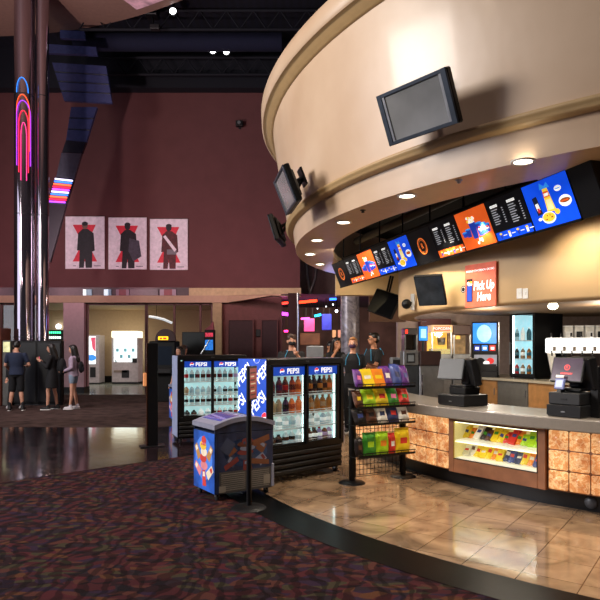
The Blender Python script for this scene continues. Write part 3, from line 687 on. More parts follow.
def box_mesh(w, h, dpt, c1, c2, nm):
    b = MB(); b.box(-w/2, w/2, -dpt/2, dpt/2, 0, h, c1, .003); b.rect
    b.quad((-w*.3, -dpt/2-.001, h*.42), (w*.3, -dpt/2-.001, h*.42), (w*.3, -dpt/2-.001, h*.62), (-w*.3, -dpt/2-.001, h*.62), c2)
    b.quad((-w*.4, -dpt*.3, h+.001), (w*.4, -dpt*.3, h+.001), (w*.4, dpt*.3, h+.001), (-w*.4, dpt*.3, h+.001), c2); return b
W_ = gx1-gx0
rowU = ['yellow', 'orange', 'white', 'black', 'brown', 'yellow', 'yellow', 'red', 'red', 'orange', 'lime', 'lime', 'lime', 'red']
rowL = ['white', 'white', 'yellow', 'yellow', 'yellow', 'orange', 'yellow', 'navy', 'blue', 'navy', 'yellow', 'orange', 'blue', 'navy']
acc = ['red', 'blue', 'yellow', 'white', 'green', 'orange']
for r, (row, zz) in enumerate(((rowL, gz0+.015), (rowU, gz0+.218))):
    n = len(row)
    for i, c in enumerate(row):
        c2 = acc[(i*3+r) % 6]; c2 = c2 if c2 != c else 'brown'
        fat = (i+r) % 3
        b = (bag_mesh if fat else box_mesh)(W_/n*1.12, .135+.03*((i*5+r) % 3), .035, cc[c], cc[c2], c)
        o = b.build('candy_bag' if fat else 'candy_box')
        ry = MC @ Matrix.Translation((gx0+W_*(i+.5)/n, .16+.012*(i % 2), zz+.012)) @ Matrix.Rotation(-.72, 4, 'X') @ Matrix.Rotation(random.uniform(-.12, .12), 4, 'Y')
        o.matrix_world = ry
        nm = 'candy bag' if fat else 'candy box'
        tag(o, '%s %s, %s from left on the %s shelf of the lit case' % (c, nm, ORD[i] if i < 12 else ['thirteenth', 'fourteenth'][i-12], ['lower', 'upper'][r]), nm, 'candy on the %s shelf of the lit case' % ['lower', 'upper'][r])
# ------------------------------------------------------------------ bottle coolers
pblue = mat('banner_blue', '1546b8', .4, emit=.55); pblue2 = mat('side_blue', '2450c0', .35, emit=.35)
coolin = mat('cooler_interior', 'b4d4d0', .5, emit=.5, noise=.1); coolin2 = mat('cooler_interior_bright', 'b8dcdc', .5, emit=.62, noise=.1)
ledw = mat('cooler_led', 'd8fbf4', .5, emit=4.); wire = mat('shelf_wire', 'c9d6d6', .4, .3, emit=.15)
capm = {k: mat('bottle_'+k, v, .18, emit=e, spec=.6) for k, v, e in (('cola', '2a1210', .05), ('maroon', '5c1c26', .1), ('purple', '3c1c40', .1), ('rust', 'a8482c', .12), ('orange', 'd8743c', .15), ('amber', '9a6228', .12), ('tan', '9a8468', .12), ('clear', 'b0c8ca', .25), ('paleblue', '90b0bc', .25), ('dark', '201c20', .03), ('lilac', '9a8cb8', .15), ('brown', '4a2c20', .06), ('white', 'e0ecea', .4), ('red', 'a02028', .12), ('teal', '3c6a78', .1))}  # bottles glow faintly: the cooler's light is put into their colour
_bt = {}
def bottle(col, lab, cap, h, r):
    k = (col, lab, cap, h, r)
    if k in _bt: return dup(_bt[k])
    t = thing('drink_bottle', 'x', 'bottle')
    b = MB(); b.lathe([(.001, 0), (r*.85, 0), (r, .012), (r*.97, h*.3), (r, h*.58), (r*.8, h*.72), (r*.38, h*.86), (r*.36, h*.93), (.001, h*.93)], capm[col], 14); b.build('bottle_body', t)
    b = MB(); b.lathe([(r*.985, h*.28), (r*1.02, h*.29), (r*1.02, h*.56), (r*.99, h*.57)], capm[lab], 14); b.build('bottle_label', t)
    b = MB(); b.lathe([(r*.42, h*.9), (r*.42, h), (.001, h)], capm[cap], 12); b.build('cap', t)
    _bt[k] = t; return t
def cooler(name, lb, W, D, Hh, loc, rz, rows, where, side=False):
    t = thing(name, lb, 'drinks cooler', loc, rz); LOC = t.matrix_basis.copy()
    fr = .095; zb, zt = .43, 1.375
    b = MB()
    b.box(0, W, .03, D, .07, zb-.03, black, .01); b.box(0, W, 0, D, zt+.02, Hh, black, .012); b.box(0, .05, 0, D, zb-.04, Hh-.05, black); b.box(W-.05, W, 0, D, zb-.04, Hh-.05, black); b.box(.02, W-.02, D-.04, D, zb-.04, Hh-.05, black); b.box(0, W, 0, D, zb-.06, zb-.005, black)
    b.box(.05, fr, .02, .06, zb, zt, black); b.box(W-fr, W-.05, .02, .06, zb, zt, black); b.build('cabinet', t)
    b = MB()
    for i in range(4): b.box(.03, W-.03, -.004, .04, .1+i*.07, .145+i*.07, dark, .008)
    b.build('grille', t)
    b = MB(); b.quad((fr, D-.05, zb), (W-fr, D-.05, zb), (W-fr, D-.05, zt+.02), (fr, D-.05, zt+.02), coolin if side else coolin2)
    for x in (fr-.04, W-fr+.04): b.quad((x, .05, zb), (x, D-.05, zb), (x, D-.05, zt+.02), (x, .05, zt+.02), coolin if side else coolin2)
    b.build('interior', t)
    b = MB()
    for x in (fr+.012, W-fr-.012): b.box(x-.007, x+.007, .065, .08, zb, zt, ledw)
    b.box(W/2-.006, W/2+.006, .085, .09, zb, zt, ledw); b.build('light_strip', t)
    shz = [zb+.005, zb+.195, zb+.37, zb+.595][:len(rows)]
    for z in shz:
        b = MB(); b.tube([(fr-.03, .062, z+.0), (W-fr+.03, .062, z)], .006, wire); b.tube([(fr-.03, .06, z+.03), (W-fr+.03, .06, z+.03)], .004, wire); b.box(fr-.03, W-fr+.03, .058, .064, z-.014, z+.004, wire)
        for i in range(14): x = fr+(W-2*fr)*i/13; b.tube([(x, .062, z-.003), (x, D-.06, z-.003)], .004, wire, 6)
        b.build('shelf', t)
    wd = (W-2*fr)/2
    for s in (0, 1):
        x0 = fr+wd*s; x1 = x0+wd; y = 0 if s else .02
        f = MB(); f.box(x0-.01, x0+.022, y, y+.03, zb, zt+.015, black); f.box(x1-.022, x1+.01, y, y+.03, zb, zt+.015, black); f.box(x0, x1, y, y+.03, zb-.005, zb+.022, black); f.box(x0, x1, y, y+.03, zt, zt+.02, black); f.box(x1-.02 if not s else x0+.002, x1-.006 if not s else x0+.016, y-.016, y, zb+.3, zb+.6, dark, .004)
        dr = f.build('door', t)
        p = MB(); p.quad((x0+.02, y+.015, zb+.02), (x1-.02, y+.015, zb+.02), (x1-.02, y+.015, zt), (x0+.02, y+.015, zt), GL); p.build('pane', dr)
        p = MB(); p.push(Matrix.Translation((0, y+.008, 0)) @ FR); p.rect(x0+.022, x1-.022, zt-.105, zt, 0, pblue)
        p.globe(x0+wd*.3, zt-.055, .036, .001, red_l, white_l, blue_l, .3); p.text('PEPSI', x0+wd*.62, zt-.055, .001, .088, white_l, .02, sx=1.02); p.build('header_banner', dr)
    if side:
        p = MB(); p.push(Matrix.Translation((-.004, 0, 0)) @ Matrix.Rotation(-PI/2, 4, 'Z') @ FR)   # drawing x runs from back (-D) to front (0)
        p.rect(-D+.005, -.005, .1, Hh-.005, 0, pblue2)
        q = MB(); A = math.radians(40); ux, uy = math.cos(A), math.sin(A)
        for L_ in range(-1, 8):
            for K_ in range(-2, 5):
                sx_, off = K_*.66+(L_ % 2)*.33, L_*.235
                x, y = -.55+sx_*ux+off*uy*.9, sx_*uy-off*ux*.9+.9
                q.text('PEPSI', x, y, .001, .19, white_l, .012, rot=A, sx=.8)
                q.globe(x+.33*ux, y+.33*uy, .066, .0015, red_l, white_l, blue_l, A-.2)
        p.clipped(q, -D+.006, -.006, .1, Hh-.006); p.build('side_panel', t)
    else:
        p = MB(); p.box(-.005, 0, .01, D-.01, .1, Hh-.01, mat('side_pale', '8e98b8', .35, emit=.1)); p.build('side_panel', t)  # pale glowing side: light falling on it is put into the colour
    for x in (.07, W-.07):
        for y in (.09, D-.08):
            p = MB(); p.cyl((x-.015, y, .035), (x+.015, y, .035), .035, dark, n=14); p.box(x-.022, x+.022, y-.02, y+.02, .04, .075, silver); p.build('caster', t)
    p = MB(); p.push(Matrix.Translation((0, -.001, 0)) @ FR); p.text('TRUE', W/2, Hh-.04, 0, .025, grey, .01); p.build('badge', t)
    # bottles
    for r, (row, z) in enumerate(zip(rows, shz)):
        for s in (0, 1):
            cols = row[s]; n = len(cols)
            for i, (c, l, cp, h, rad) in enumerate(cols):
                x = fr+wd*s+(.0 if s else .02)+(wd-.02)*(i+.5)/n; M = LOC @ Matrix.Translation((x, .105+.008*((i+r) % 2), z+.006))
                o = bottle(c, l, cp, h, rad); o.matrix_world = M
                o['label'] = '%s drink bottle, %s from left, %s shelf, %s door of %s' % (c, ORD[i], ['bottom', 'third', 'second', 'top'][r] if len(rows) == 4 else '', ['left', 'right'][s], where)
                o['group'] = 'bottles in '+where
    return t
def R(c, l, cp='dark', h=.175, r=.042): return (c, l, cp, h, r)
S = .155
rowsA = [([R('dark', 'brown', 'dark', .12, .05), R('brown', 'dark', 'dark', .12, .05), R('clear', 'brown', 'white', S), R('clear', 'dark', 'white', S), R('white', 'clear', 'white', S)],
          [R('dark', 'white', 'red', S), R('brown', 'white', 'dark', S), R('dark', 'white', 'dark', S), R('lilac', 'white', 'red', S), R('brown', 'lilac', 'white', S), R('lilac', 'white', 'white', S)]),
         ([R('clear', 'white', 'white', S), R('white', 'paleblue', 'white', S), R('clear', 'white', 'white', S), R('clear', 'paleblue', 'white', S), R('white', 'white', 'white', S)],
          [R('clear', 'paleblue', 'white', S), R('clear', 'white', 'white', S), R('white', 'clear', 'white', S), R('paleblue', 'white', 'white', S), R('clear', 'white', 'white', S)]),
         ([R('tan', 'tan', 'white', .2), R('tan', 'tan', 'white', .2), R('purple', 'dark', 'dark', .2), R('orange', 'rust', 'white', .2), R('orange', 'orange', 'orange', .2)],
          [R('amber', 'amber', 'tan', .2), R('amber', 'tan', 'tan', .2), R('amber', 'amber', 'tan', .2), R('amber', 'tan', 'amber', .2), R('amber', 'amber', 'amber', .2)]),
         ([R('purple', 'maroon', 'lilac', .22), R('maroon', 'purple', 'dark', .22), R('maroon', 'red', 'red', .22), R('rust', 'maroon', 'red', .22), R('orange', 'rust', 'orange', .22)],
          [R('cola', 'dark', 'dark', .22), R('cola', 'amber', 'dark', .22), R('brown', 'dark', 'amber', .22), R('cola', 'amber', 'dark', .22), R('amber', 'brown', 'orange', .22), R('amber', 'orange', 'orange', .22)])]
cl = lambda l, h=.17: R('clear', l, 'white', h)
rowsB = [([R('dark', 'dark', 'dark', .1, .05), R('dark', 'brown', 'dark', .1, .05), R('white', 'white', 'white', .12, .05), R('white', 'paleblue', 'white', .12, .05)], [cl('brown', .14), cl('red', .14), cl('teal', .14), cl('brown', .14), cl('red', .14)]),
         ([cl('dark'), cl('teal'), cl('dark'), cl('brown'), cl('dark')], [cl('brown'), cl('dark'), cl('dark'), cl('red'), cl('dark')]),
         ([R('tan', 'tan', 'white', .15, .045), R('paleblue', 'paleblue', 'white', .15), R('paleblue', 'clear', 'white', .15), R('clear', 'paleblue', 'white', .15), R('clear', 'clear', 'white', .15)], [R('paleblue', 'dark', 'white', .15), R('paleblue', 'paleblue', 'white', .15), R('paleblue', 'dark', 'white', .15), R('clear', 'teal', 'white', .15), R('paleblue', 'dark', 'white', .15)]),
         ([cl('red', .22), cl('teal', .22), cl('maroon', .22), cl('brown', .22), cl('maroon', .22)], [cl('brown', .22), cl('maroon', .22), cl('teal', .22), cl('maroon', .22), cl('lilac', .22)])]
aA = math.atan2(.675, .74); aB = math.atan2(.37, .93)
cooler('drinks_cooler', 'near black two-door drinks cooler with bright blue side panel', 1.29, .55, 1.475, (-.385, 6.93, .0), aA, rowsA, 'near cooler', True)
cooler('drinks_cooler', 'far black two-door drinks cooler left of the blue-sided one', 1.2, .52, 1.48, (-2.05, 10.05, .0), aB, rowsB, 'far cooler')

# ------------------------------------------------------------------ ice cream chests
icb = mat('chest_blue', '2a58b4', .35, noise=.5, scale=5, emit=.18); icbd = mat('chest_dark_blue', '232e4c', .4, noise=.6, scale=6)
rim = mat('chest_rim', '8a8ca0', .35); lidg = mat('chest_lid_glass', '5a62b8', .06, spec=.8, emit=.06, coat=.6)  # the lid's blue-violet reflection is put into the glass colour
cone = mat('cone_tan', 'c08a4c', .5, emit=.12); pinkc = mat('cream_pink', 'e08890', .5, emit=.15); creamc = mat('cream_white', 'f0e2c8', .5, emit=.15); yelc = mat('cream_yellow', 'f0c440', .5, emit=.15); redc = mat('cream_red', 'd04038', .5, emit=.15); choc = mat('choc', '5a3424', .5)
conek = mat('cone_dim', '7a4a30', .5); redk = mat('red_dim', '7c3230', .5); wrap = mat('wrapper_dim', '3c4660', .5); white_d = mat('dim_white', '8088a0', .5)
def art(b, x, y, w, h, dim=False):
    """stack of generic ice creams with a splash"""
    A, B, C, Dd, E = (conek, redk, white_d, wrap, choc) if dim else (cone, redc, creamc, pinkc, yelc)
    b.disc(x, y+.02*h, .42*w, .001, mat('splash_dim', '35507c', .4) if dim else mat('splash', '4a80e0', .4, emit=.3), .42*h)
    for (dx, dy, rot, m) in ((-.3, .12, .6, A), (.3, .14, -.6, A), (-.28, -.2, 1., Dd), (.3, -.22, -.9, C), (.02, -.36, .1, B)):
        cx, cy = x+dx*w, y+dy*h; c, s = math.cos(rot), math.sin(rot); hw, hh = .09*w, .15*h
        b.poly([(cx+a*hw*c-q*hh*s, cy+a*hw*s+q*hh*c) for a, q in ((-1, -1), (1, -1), (.8, 1), (-.8, 1))], .002, m)
        b.poly([(cx+a*hw*c-q*hh*s, cy+a*hw*s+q*hh*c) for a, q in ((-.6, .2), (.6, .2), (.5, .8), (-.5, .8))], .0025, C if m is not C else B)
    for i, (dy, rr, m) in enumerate(((-.12, .17, Dd), (.02, .16, B), (.14, .15, C), (.26, .16, E), (.36, .11, B))): b.disc(x+.02*w*(-1)**i, y+dy*h, rr*w, .003+i*.0004, m, .085*h)
    for i in range(5): b.disc(x+(-.08+.04*i)*w, y+(.28+.02*(i % 2))*h, .025*w, .006, Dd if i % 2 else B, n=8)
def chest(lb, loc, rz, L, D, z0=.07, z1=.71):
    """local x along the long (vented) side from the near corner, y depth towards the end face side, front -y"""
    t = thing('ice_cream_chest', lb, 'ice cream freezer', loc, rz)
    b = MB(); b.box(0, L, 0, D, z0, z1, icbd, .012); b.build('body', t)
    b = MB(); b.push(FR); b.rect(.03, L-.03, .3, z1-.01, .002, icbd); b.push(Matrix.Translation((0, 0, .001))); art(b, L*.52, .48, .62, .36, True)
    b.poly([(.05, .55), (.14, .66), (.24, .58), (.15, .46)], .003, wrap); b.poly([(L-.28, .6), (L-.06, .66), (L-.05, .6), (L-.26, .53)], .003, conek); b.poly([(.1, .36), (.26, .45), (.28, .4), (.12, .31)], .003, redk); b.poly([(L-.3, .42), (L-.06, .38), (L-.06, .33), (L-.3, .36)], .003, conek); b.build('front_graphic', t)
    b = MB(); b.push(Matrix.Translation((0, D/2, 0)) @ Matrix.Rotation(-PI/2, 4, 'Z') @ FR)
    b.rect(-D/2+.008, D/2-.008, z0+.01, z1-.005, .003, icb); b.push(Matrix.Translation((0, 0, .003))); art(b, 0, .41, D*.95, .56); b.build('end_graphic', t)
    b = MB()
    for i in range(9):
        for (a, c) in ((.07, L*.5), (L*.55, L-.06)): b.box(a, c, -.006, .004, .1+i*.021, .111+i*.021, mat('vent_grey', '7a746c', .5))
    b.box(.05, L-.03, -.003, .002, .075, .3, mat('vent_back', '4a4644', .6)); b.build('vent_grille', t)
    b = MB(); b.box(.045, .12, -.008, .002, .09, .155, mat('plate_tan', '8c8478', .5)); b.build('plate', t); b = MB(); b.box(L-.13, L-.05, -.008, .002, .12, .22, mat('plate_tan', '8c8478', .5)); b.build('plate', t)
    b = MB(); b.box(L-.03, L+.005, -.01, .03, .08, .33, rim, .004); b.build('corner_guard', t)
    def zc(x): return z1+.085+.075*(1-((x-L/2)/(L/2))**2)
    n = 16; b = MB(); V = []; Fs = []
    for i in range(n+1):
        x = -.012+(L+.024)*i/n; z = zc(min(max(x, 0), L)); V += [(x, -.012, z-.048), (x, -.012, z), (x, .045, z+.004), (x, D-.045, z+.004), (x, D+.012, z), (x, D+.012, z-.048)]
    for i in range(n):
        for k in (0, 1, 3, 4): Fs.append((i*6+k, (i+1)*6+k, (i+1)*6+k+1, i*6+k+1))
    b.add(V, Fs, rim, False); b.add(V, [(0, 1, 2, 3, 4, 5), tuple(n*6+k for k in (5, 4, 3, 2, 1, 0))], rim)
    for (a, c) in ((0, 2), (n-2, n)):
        for i in range(a, c): b.add([V[i*6+2], V[i*6+3], V[(i+1)*6+3], V[(i+1)*6+2]], [(0, 1, 2, 3)], rim)
    b.build('rim', t)
    b = MB(); PP = [(0, z1)]+[(L*i/12, zc(L*i/12)-.04) for i in range(13)]+[(L, z1)]; b.push(FR); b.prism(PP, -.02, .001, icbd); b.prism(PP, -D, -D+.02, icbd); b.build('arched_top', t)
    for (a, c, dz) in ((.06, .53, .0), (.47, .94, -.008)):
        b = MB(); P = [(L*(a+(c-a)*i/8)) for i in range(9)]; V = []
        for x in P: V += [(x, .04, zc(x)+dz+.003), (x, D-.04, zc(x)+dz+.003)]
        b.add(V, [(i*2, i*2+2, i*2+3, i*2+1) for i in range(8)], lidg, True); xe = P[-1] if a < .1 else P[0]
        b.box(xe-.01, xe+.01, .04, D-.04, zc(xe)+dz-.002, zc(xe)+dz+.012, rim, .003); b.build('sliding_lid', t)
    for x in (.05, L-.06):
        for y in (.06, D-.06):
            b = MB(); b.cyl((x-.012, y, .033), (x+.012, y, .033), .033, dark, n=14); b.box(x-.02, x+.02, y-.018, y+.018, .04, .072, silver); b.build('caster', t)
    return t
pc = Vector((gx(215, 6.22), 6.22, 0))
chest('blue ice cream chest freezer with curved glass lid beside the near cooler', pc, math.atan2(.4, .59), .71, .53)
chest('second blue ice cream chest half hidden behind the far cooler', (-2.66, 12.7, 0), math.atan2(.4, .9), .74, .53, .07, .72)

# ------------------------------------------------------------------ sign stand in front of the chest, tall sign on the left
t = thing('sign_stand', 'black pole sign stand with small orange sign before the ice cream chest', 'sign stand', (gx(249, 6.0), 6.0, 0), math.radians(74))
b = MB(); b.lathe([(.001, .03), (.06, .03), (.16, .016), (.18, 0)], black, 32); b.build('base', t)
b = MB(); b.cyl((0, 0, .02), (0, 0, 1.42), .026, black); b.build('pole', t)
b = MB(); b.box(-.11, .11, -.045, -.027, 1.08, 1.42, black, .004); b.build('sign_frame', t)
b = MB(); b.push(Matrix.Translation((0, -.047, 0)) @ FR); b.rect(-.095, .095, 1.1, 1.4, 0, mat('flyer_orange', 'b04a40', .4, noise=.3, scale=12, emit=.15))
for i in range(7): b.rect(-.08, .06-.02*(i % 3), 1.13+i*.036, 1.145+i*.036, .001, creamc if i % 2 else choc)
b.build('flyer', t)
t = thing('tall_sign_panel', 'tall dark freestanding sign panel on a flat base near the glossy path', 'sign stand', (gx(152.5, 9.75), 9.75, 0), math.radians(20))
b = MB(); b.box(-.2, .2, -.13, .13, 0, .02, black, .006); b.build('base', t); b = MB(); b.box(-.085, .085, -.03, .03, .02, 1.68, black, .006); b.build('panel', t); b = MB(); b.box(-.095, -.085, -.032, .032, .02, 1.68, mat('orange_reflection_edge', '9a5a34', .25, .9)); b.build('edge_strip', t)  # metal edge strip, with the orange it reflects put into its colour
b = MB(); b.box(-.15, -.095, -.02, .02, .98, 1.2, mat('amber_lamp', 'd8905c', .4, emit=.5), .012); b.build('amber_box', t)

# ------------------------------------------------------------------ candy rack: two posts, wire grid, four tiers
P1, P2 = Vector((gx(352, 7.1), 7.1, 0)), Vector((gx(403, 7.45), 7.45, 0)); dx = (P2-P1); LR = dx.length; rr = math.atan2(dx.y, dx.x)
t = thing('candy_rack', 'black wire grid candy rack on two round-based posts right of near cooler', 'display rack', P1, rr)
CR = t.matrix_basis.copy()
for x, hh in ((0, 1.08), (LR, 1.12)):
    b = MB(); b.lathe([(.001, .035), (.05, .035), (.14, .02), (.165, 0)], black, 30, c=(x, 0)); b.build('base', t); b = MB(); b.cyl((x, 0, .02), (x, 0, hh), .036, black, n=20); b.cyl((x, 0, hh), (x, 0, hh+.02), .042, dark, n=20); b.build('post', t)
b = MB()
for i in range(13): x = .05+(LR-.1)*i/12; b.tube([(x, -.0, .08), (x, 0, 1.3)], .004, blackm, 6)
for i in range(21): z = .09+i*.06; b.tube([(.04, 0, z), (LR-.04, 0, z)], .004, blackm, 6)
b.tube([(.045, 0, .07), (LR-.045, 0, .07), (LR-.045, 0, 1.32), (.045, 0, 1.32)], .01, blackm, 8, True); b.build('wire_grid', t)
tiers = [(.33, .10), (.70, .12), (.90, .12), (1.13, .14)]
for z, dd in tiers:
    b = MB(); x0, x1 = -.07, LR+.0
    for y in (-.02, -.12, -.22): b.tube([(x0, y, z), (x1, y, z)], .005, blackm, 6)
    b.tube([(x0, -.24, z+.05), (x1, -.24, z+.05)], .006, blackm, 6)
    for i in range(9): x = x0+(x1-x0)*i/8; b.tube([(x, 0, z), (x, -.22, z), (x, -.24, z+.05)], .004, blackm, 6)
    b.box(x0, x1, -.245, -.24, z, z+.025, black); b.build('tier', t)
tc_ = [  # (kind, colour, accent, width, height)
 [('bag', 'black', 'brown', .1, .16), ('bag', 'green', 'lime', .17, .2), ('bag', 'lime', 'orange', .17, .2), ('bag', 'red', 'white', .1, .18), ('bag', 'yellow', 'red', .2, .22)],
 [('bag', 'black', 'blue', .15, .15), ('bag', 'brown', 'black', .15, .16), ('bag', 'white', 'navy', .14, .17), ('bag', 'navy', 'red', .15, .17), ('bag', 'white', 'brown', .15, .16)],
 [('bag', 'brown', 'yellow', .1, .15), ('bag', 'lime', 'yellow', .16, .17), ('bag', 'yellow', 'red', .16, .18), ('bag', 'green', 'pink', .14, .17), ('bag', 'red', 'green', .13, .16)],
 [('bag', 'purple', 'pink', .12, .17), ('box', 'yellow', 'white', .17, .17), ('box', 'orange', 'yellow', .17, .17), ('bag', 'purple', 'white', .15, .2), ('bag', 'blue', 'navy', .16, .22), ('bag', 'purple', 'blue', .12, .2)]]
tn = ['bottom', 'third', 'second', 'top']
for r, (row, (z, dd)) in enumerate(zip(tc_, tiers)):
    x = -.05; tot = sum(q[3] for q in row); sc = (LR+.03)/tot
    for i, (k, c, c2, w, h) in enumerate(row):
        o = (bag_mesh if k == 'bag' else box_mesh)(w*sc*1.04, h*1.28, .07, cc[c], cc[c2], c).build('candy_bag' if k == 'bag' else 'candy_box')
        o.matrix_world = CR @ Matrix.Translation((x+w*sc/2, -.16, z+.012)) @ Matrix.Rotation(-.45 if r != 0 else -.12, 4, 'X') @ Matrix.Rotation(random.uniform(-.1, .1), 4, 'Y')
        x += w*sc
        tag(o, '%s candy %s, %s from left on the %s tier of candy rack' % (c, k, ORD[i], tn[r]), 'candy '+k, 'candy packs on the wire rack')
for i, (x, c, c2) in enumerate(((.35, 'blue', 'navy'), (.6, 'blue', 'white'))):
    o = bag_mesh(.2, .2, .06, cc[c], cc[c2], c).build('candy_bag'); o.matrix_world = CR @ Matrix.Translation((x, -.06, 1.17)) @ Matrix.Rotation(-.2, 4, 'X')
    tag(o, ['left', 'right'][i]+' one of two blue candy bags behind the top tier packs', 'candy bag', 'candy packs on the wire rack')
o = bag_mesh(.16, .2, .05, cc['brown'], cc['orange'], 'b').build('candy_bag'); o.matrix_world = CR @ Matrix.Translation((.2, -.05, 1.2)) @ Matrix.Rotation(.3, 4, 'Y'); tag(o, 'brown candy bag sticking up at the back left of the top tier', 'candy bag', 'candy packs on the wire rack')
# pedestal price tag hook
# ------------------------------------------------------------------ tills on the worktop
ptr = mat('till_screen', '2e3238', .4, noise=.1, emit=.04); pps = mat('till_purple', '3c3040', .15, emit=.35, noise=.2)
def till(lb, p, rz, big=True):
    t = thing('cash_register', lb, 'cash register', (p.x, p.y, .922), rz)
    w = .205 if big else .17
    b = MB(); b.box(-w, w, -.2, .2, .004, .135 if big else .12, dark, .008); b.box(-w-.002, w+.002, -.205, -.2, .02, .12, black, .004); b.box(-.02, .02, -.212, -.205, .05, .06, silver); b.build('drawer', t)
    if not big:
        b = MB(); b.box(-w+.01, w-.01, -.19, .19, .123, .24, dark, .008); b.box(-.03, .03, -.196, -.19, .17, .185, black); b.build('printer', t)
    z = .215 if big else .25
    if big: b = MB(); b.box(-.13, .13, -.1, .15, .135, .22, black, .01); b.build('plinth', t)
    b = MB(); b.box(-.12, .12, -.1, .14, z, z+.03, black, .008); b.box(-.06, .06, .02, .1, z+.03, z+.25, black, .015); b.build('stand', t)
    h = Matrix.Translation((-.13 if big else -.03, -.07, z+.215)) @ Matrix.Rotation(.28 if big else -.02, 4, 'Z') @ Matrix.Rotation(-.3, 4, 'X')
    b = MB(); b.push(h); b.box(-.165, .165, 0, .035, -.13, .13, mat('till_grey', '3a3e44', .4) if big else dark, .008)
    b.push(Matrix.Translation((0, -.002, 0)) @ FR); b.rect(-.15, .15, -.115, .115, 0, ptr if big else pps)
    if not big: b.ringd(0, .02, .022, .03, .001, red_e); b.text('R', 0, .02, .001, .04, red_e); b.rect(-.06, .06, -.05, -.035, .001, red_e)
    b.build('touch_screen', t)
    b = MB(); b.push(Matrix.Translation((.1, .1, z+.2)) @ Matrix.Rotation(2.6, 4, 'Z') @ Matrix.Rotation(-.2, 4, 'X')); b.box(-.17, .17, 0, .09, -.17, .15, black, .012); b.box(-.13, .13, -.02, 0, -.1, .1, dark, .006); b.build('staff_screen', t)
    if not big:
        b = MB(); b.box(.16, .25, .0, .1, -.0, .5, black, .01); b.cyl((.27, .02, 0), (.27, .02, .55), .014, silver); b.build('display_pole', t)
        b = MB(); b.push(Matrix.Translation((-.06, -.17, z+.02)) @ Matrix.Rotation(-.3, 4, 'X')); b.box(-.05, .05, -.012, .012, 0, .11, mat('reader_blue', '5a6494', .35, emit=.2), .006); b.box(-.035, .035, -.016, -.011, .02, .09, mat('reader_glow', '8c98d8', .3, emit=.7)); b.box(-.05, .03, -.005, .008, .12, .145, white); b.box(-.02, .02, .0, .08, -.04, .03, black); b.build('card_reader', t, label='small bluish card reader')
    return t
pq = rayc(463, 5.16); till('large black cash register with grey tilted screen, left on the bar worktop', pq, math.radians(ang(pq)+90), True)
pq = rayc(573.5, 5.26); till('black cash register with dark purple screen at right end of worktop', pq, math.radians(ang(pq)+90-8), False)
# ------------------------------------------------------------------ back bar and equipment
ctop = mat('back_counter_top', 'b9b09a', .3, noise=.08)
fl = [(3.3, 15.6), (3.95, 14.1), (4.35, 13.4), (4.72, 12.55), (5.0, 11.75), (5.9, 11.45), (7.2, 11.2)]
b = MB(); b.prism(fl+[(7.2, 13.2), (5.2, 15.6)], .88, .93, ctop); o = b.build('back_counter_top'); tag(o, 'pale back counter top behind the bar carrying the black fridge', 'counter top')
fi = [(x+.06, y+.03) for x, y in fl]
def unit(i, j, nm, lb, m):
    (xa, ya), (xb, yb) = fi[i], fi[j]; xa, ya = (xa+.3, ya-.1) if i == 4 else (xa, ya); L = math.hypot(xb-xa, yb-ya); t = thing(nm, lb, 'cabinet', (xa, ya, 0), math.atan2(yb-ya, xb-xa))
    b = MB(); b.box(.004, L-.004, .02, .3, .08, .875, m, .004); b.box(.03, L-.03, .06, .3, 0, .08, black); b.build('carcass', t)
    b = MB(); b.box(.012, L-.012, 0, .018, .1, .86, m, .004); d_ = b.build('door', t); b = MB(); b.box(L-.08, L-.06, -.02, 0, .55, .7, silver, .004); b.build('handle', d_)
unit(1, 2, 'back_cabinet', 'oak fronted back counter cabinet left of the open grey gap', lwood)
unit(2, 3, 'back_cabinet', 'grey back counter bin unit below the black fridge', mat('gap_grey', '6a6862', .5))
unit(3, 4, 'back_cabinet', 'oak fronted back counter cabinet below the white beverage tower', lwood)
unit(4, 5, 'back_cabinet', 'oak back counter cabinet hidden behind the right register', lwood)
Z = .93
# black countertop fridge
a0, a1 = Vector((gx(509, 13.3)+.02, 13.3, 0)), Vector((gx(534, 12.75)+.02, 12.75, 0)); L = (a1-a0).length
t = thing('glass_door_fridge', 'black upright fridge with lit glass door on the back counter', 'fridge', (a0.x, a0.y, Z), math.atan2(a1.y-a0.y, a1.x-a0.x))
LOC = t.matrix_basis.copy(); Hh = gz(311, 12.9)-Z; D = .95
b = MB(); b.box(0, .03, .02, D, .04, Hh, black); b.box(L-.03, L, .02, D, .04, Hh, black); b.box(0, L, .02, D, Hh-.06, Hh, black); b.box(0, L, .02, D, 0.02, .08, black); b.box(0, L, D-.03, D, .04, Hh, black)
for x in (.06, L-.06):
    b.cyl((x, .08, 0), (x, .08, .04), .03, silver); b.cyl((x, D-.08, 0), (x, D-.08, .04), .03, silver)
b.build('cabinet', t)
b = MB(); [b.quad((q, .05, .08), (q, D-.04, .08), (q, D-.04, Hh-.06), (q, .05, Hh-.06), mat('fridge_glow', 'a8d0d8', .5, emit=.8)) for q in (.032, L-.032)]; b.quad((.03, D-.04, .08), (L-.03, D-.04, .08), (L-.03, D-.04, Hh-.06), (.03, D-.04, Hh-.06), mat('fridge_glow', 'a8d0d8', .5, emit=.8)); b.box(.035, .055, .05, .08, .09, Hh-.07, ledw); b.build('interior', t)
f = MB(); f.box(0, .06, -.02, .018, .05, Hh-.01, black, .005); f.box(L-.05, L, -.02, .018, .05, Hh-.01, black, .005); f.box(.06, L-.05, -.02, .018, Hh-.08, Hh-.01, black); f.box(.06, L-.05, -.02, .018, .05, .11, black); f.box(.015, .035, -.05, -.02, .3, .8, grey, .006); dr = f.build('door', t)
b = MB(); b.quad((.06, -.005, .1), (L-.05, -.005, .1), (L-.05, -.005, Hh-.07), (.06, -.005, Hh-.07), GL); b.build('pane', dr)
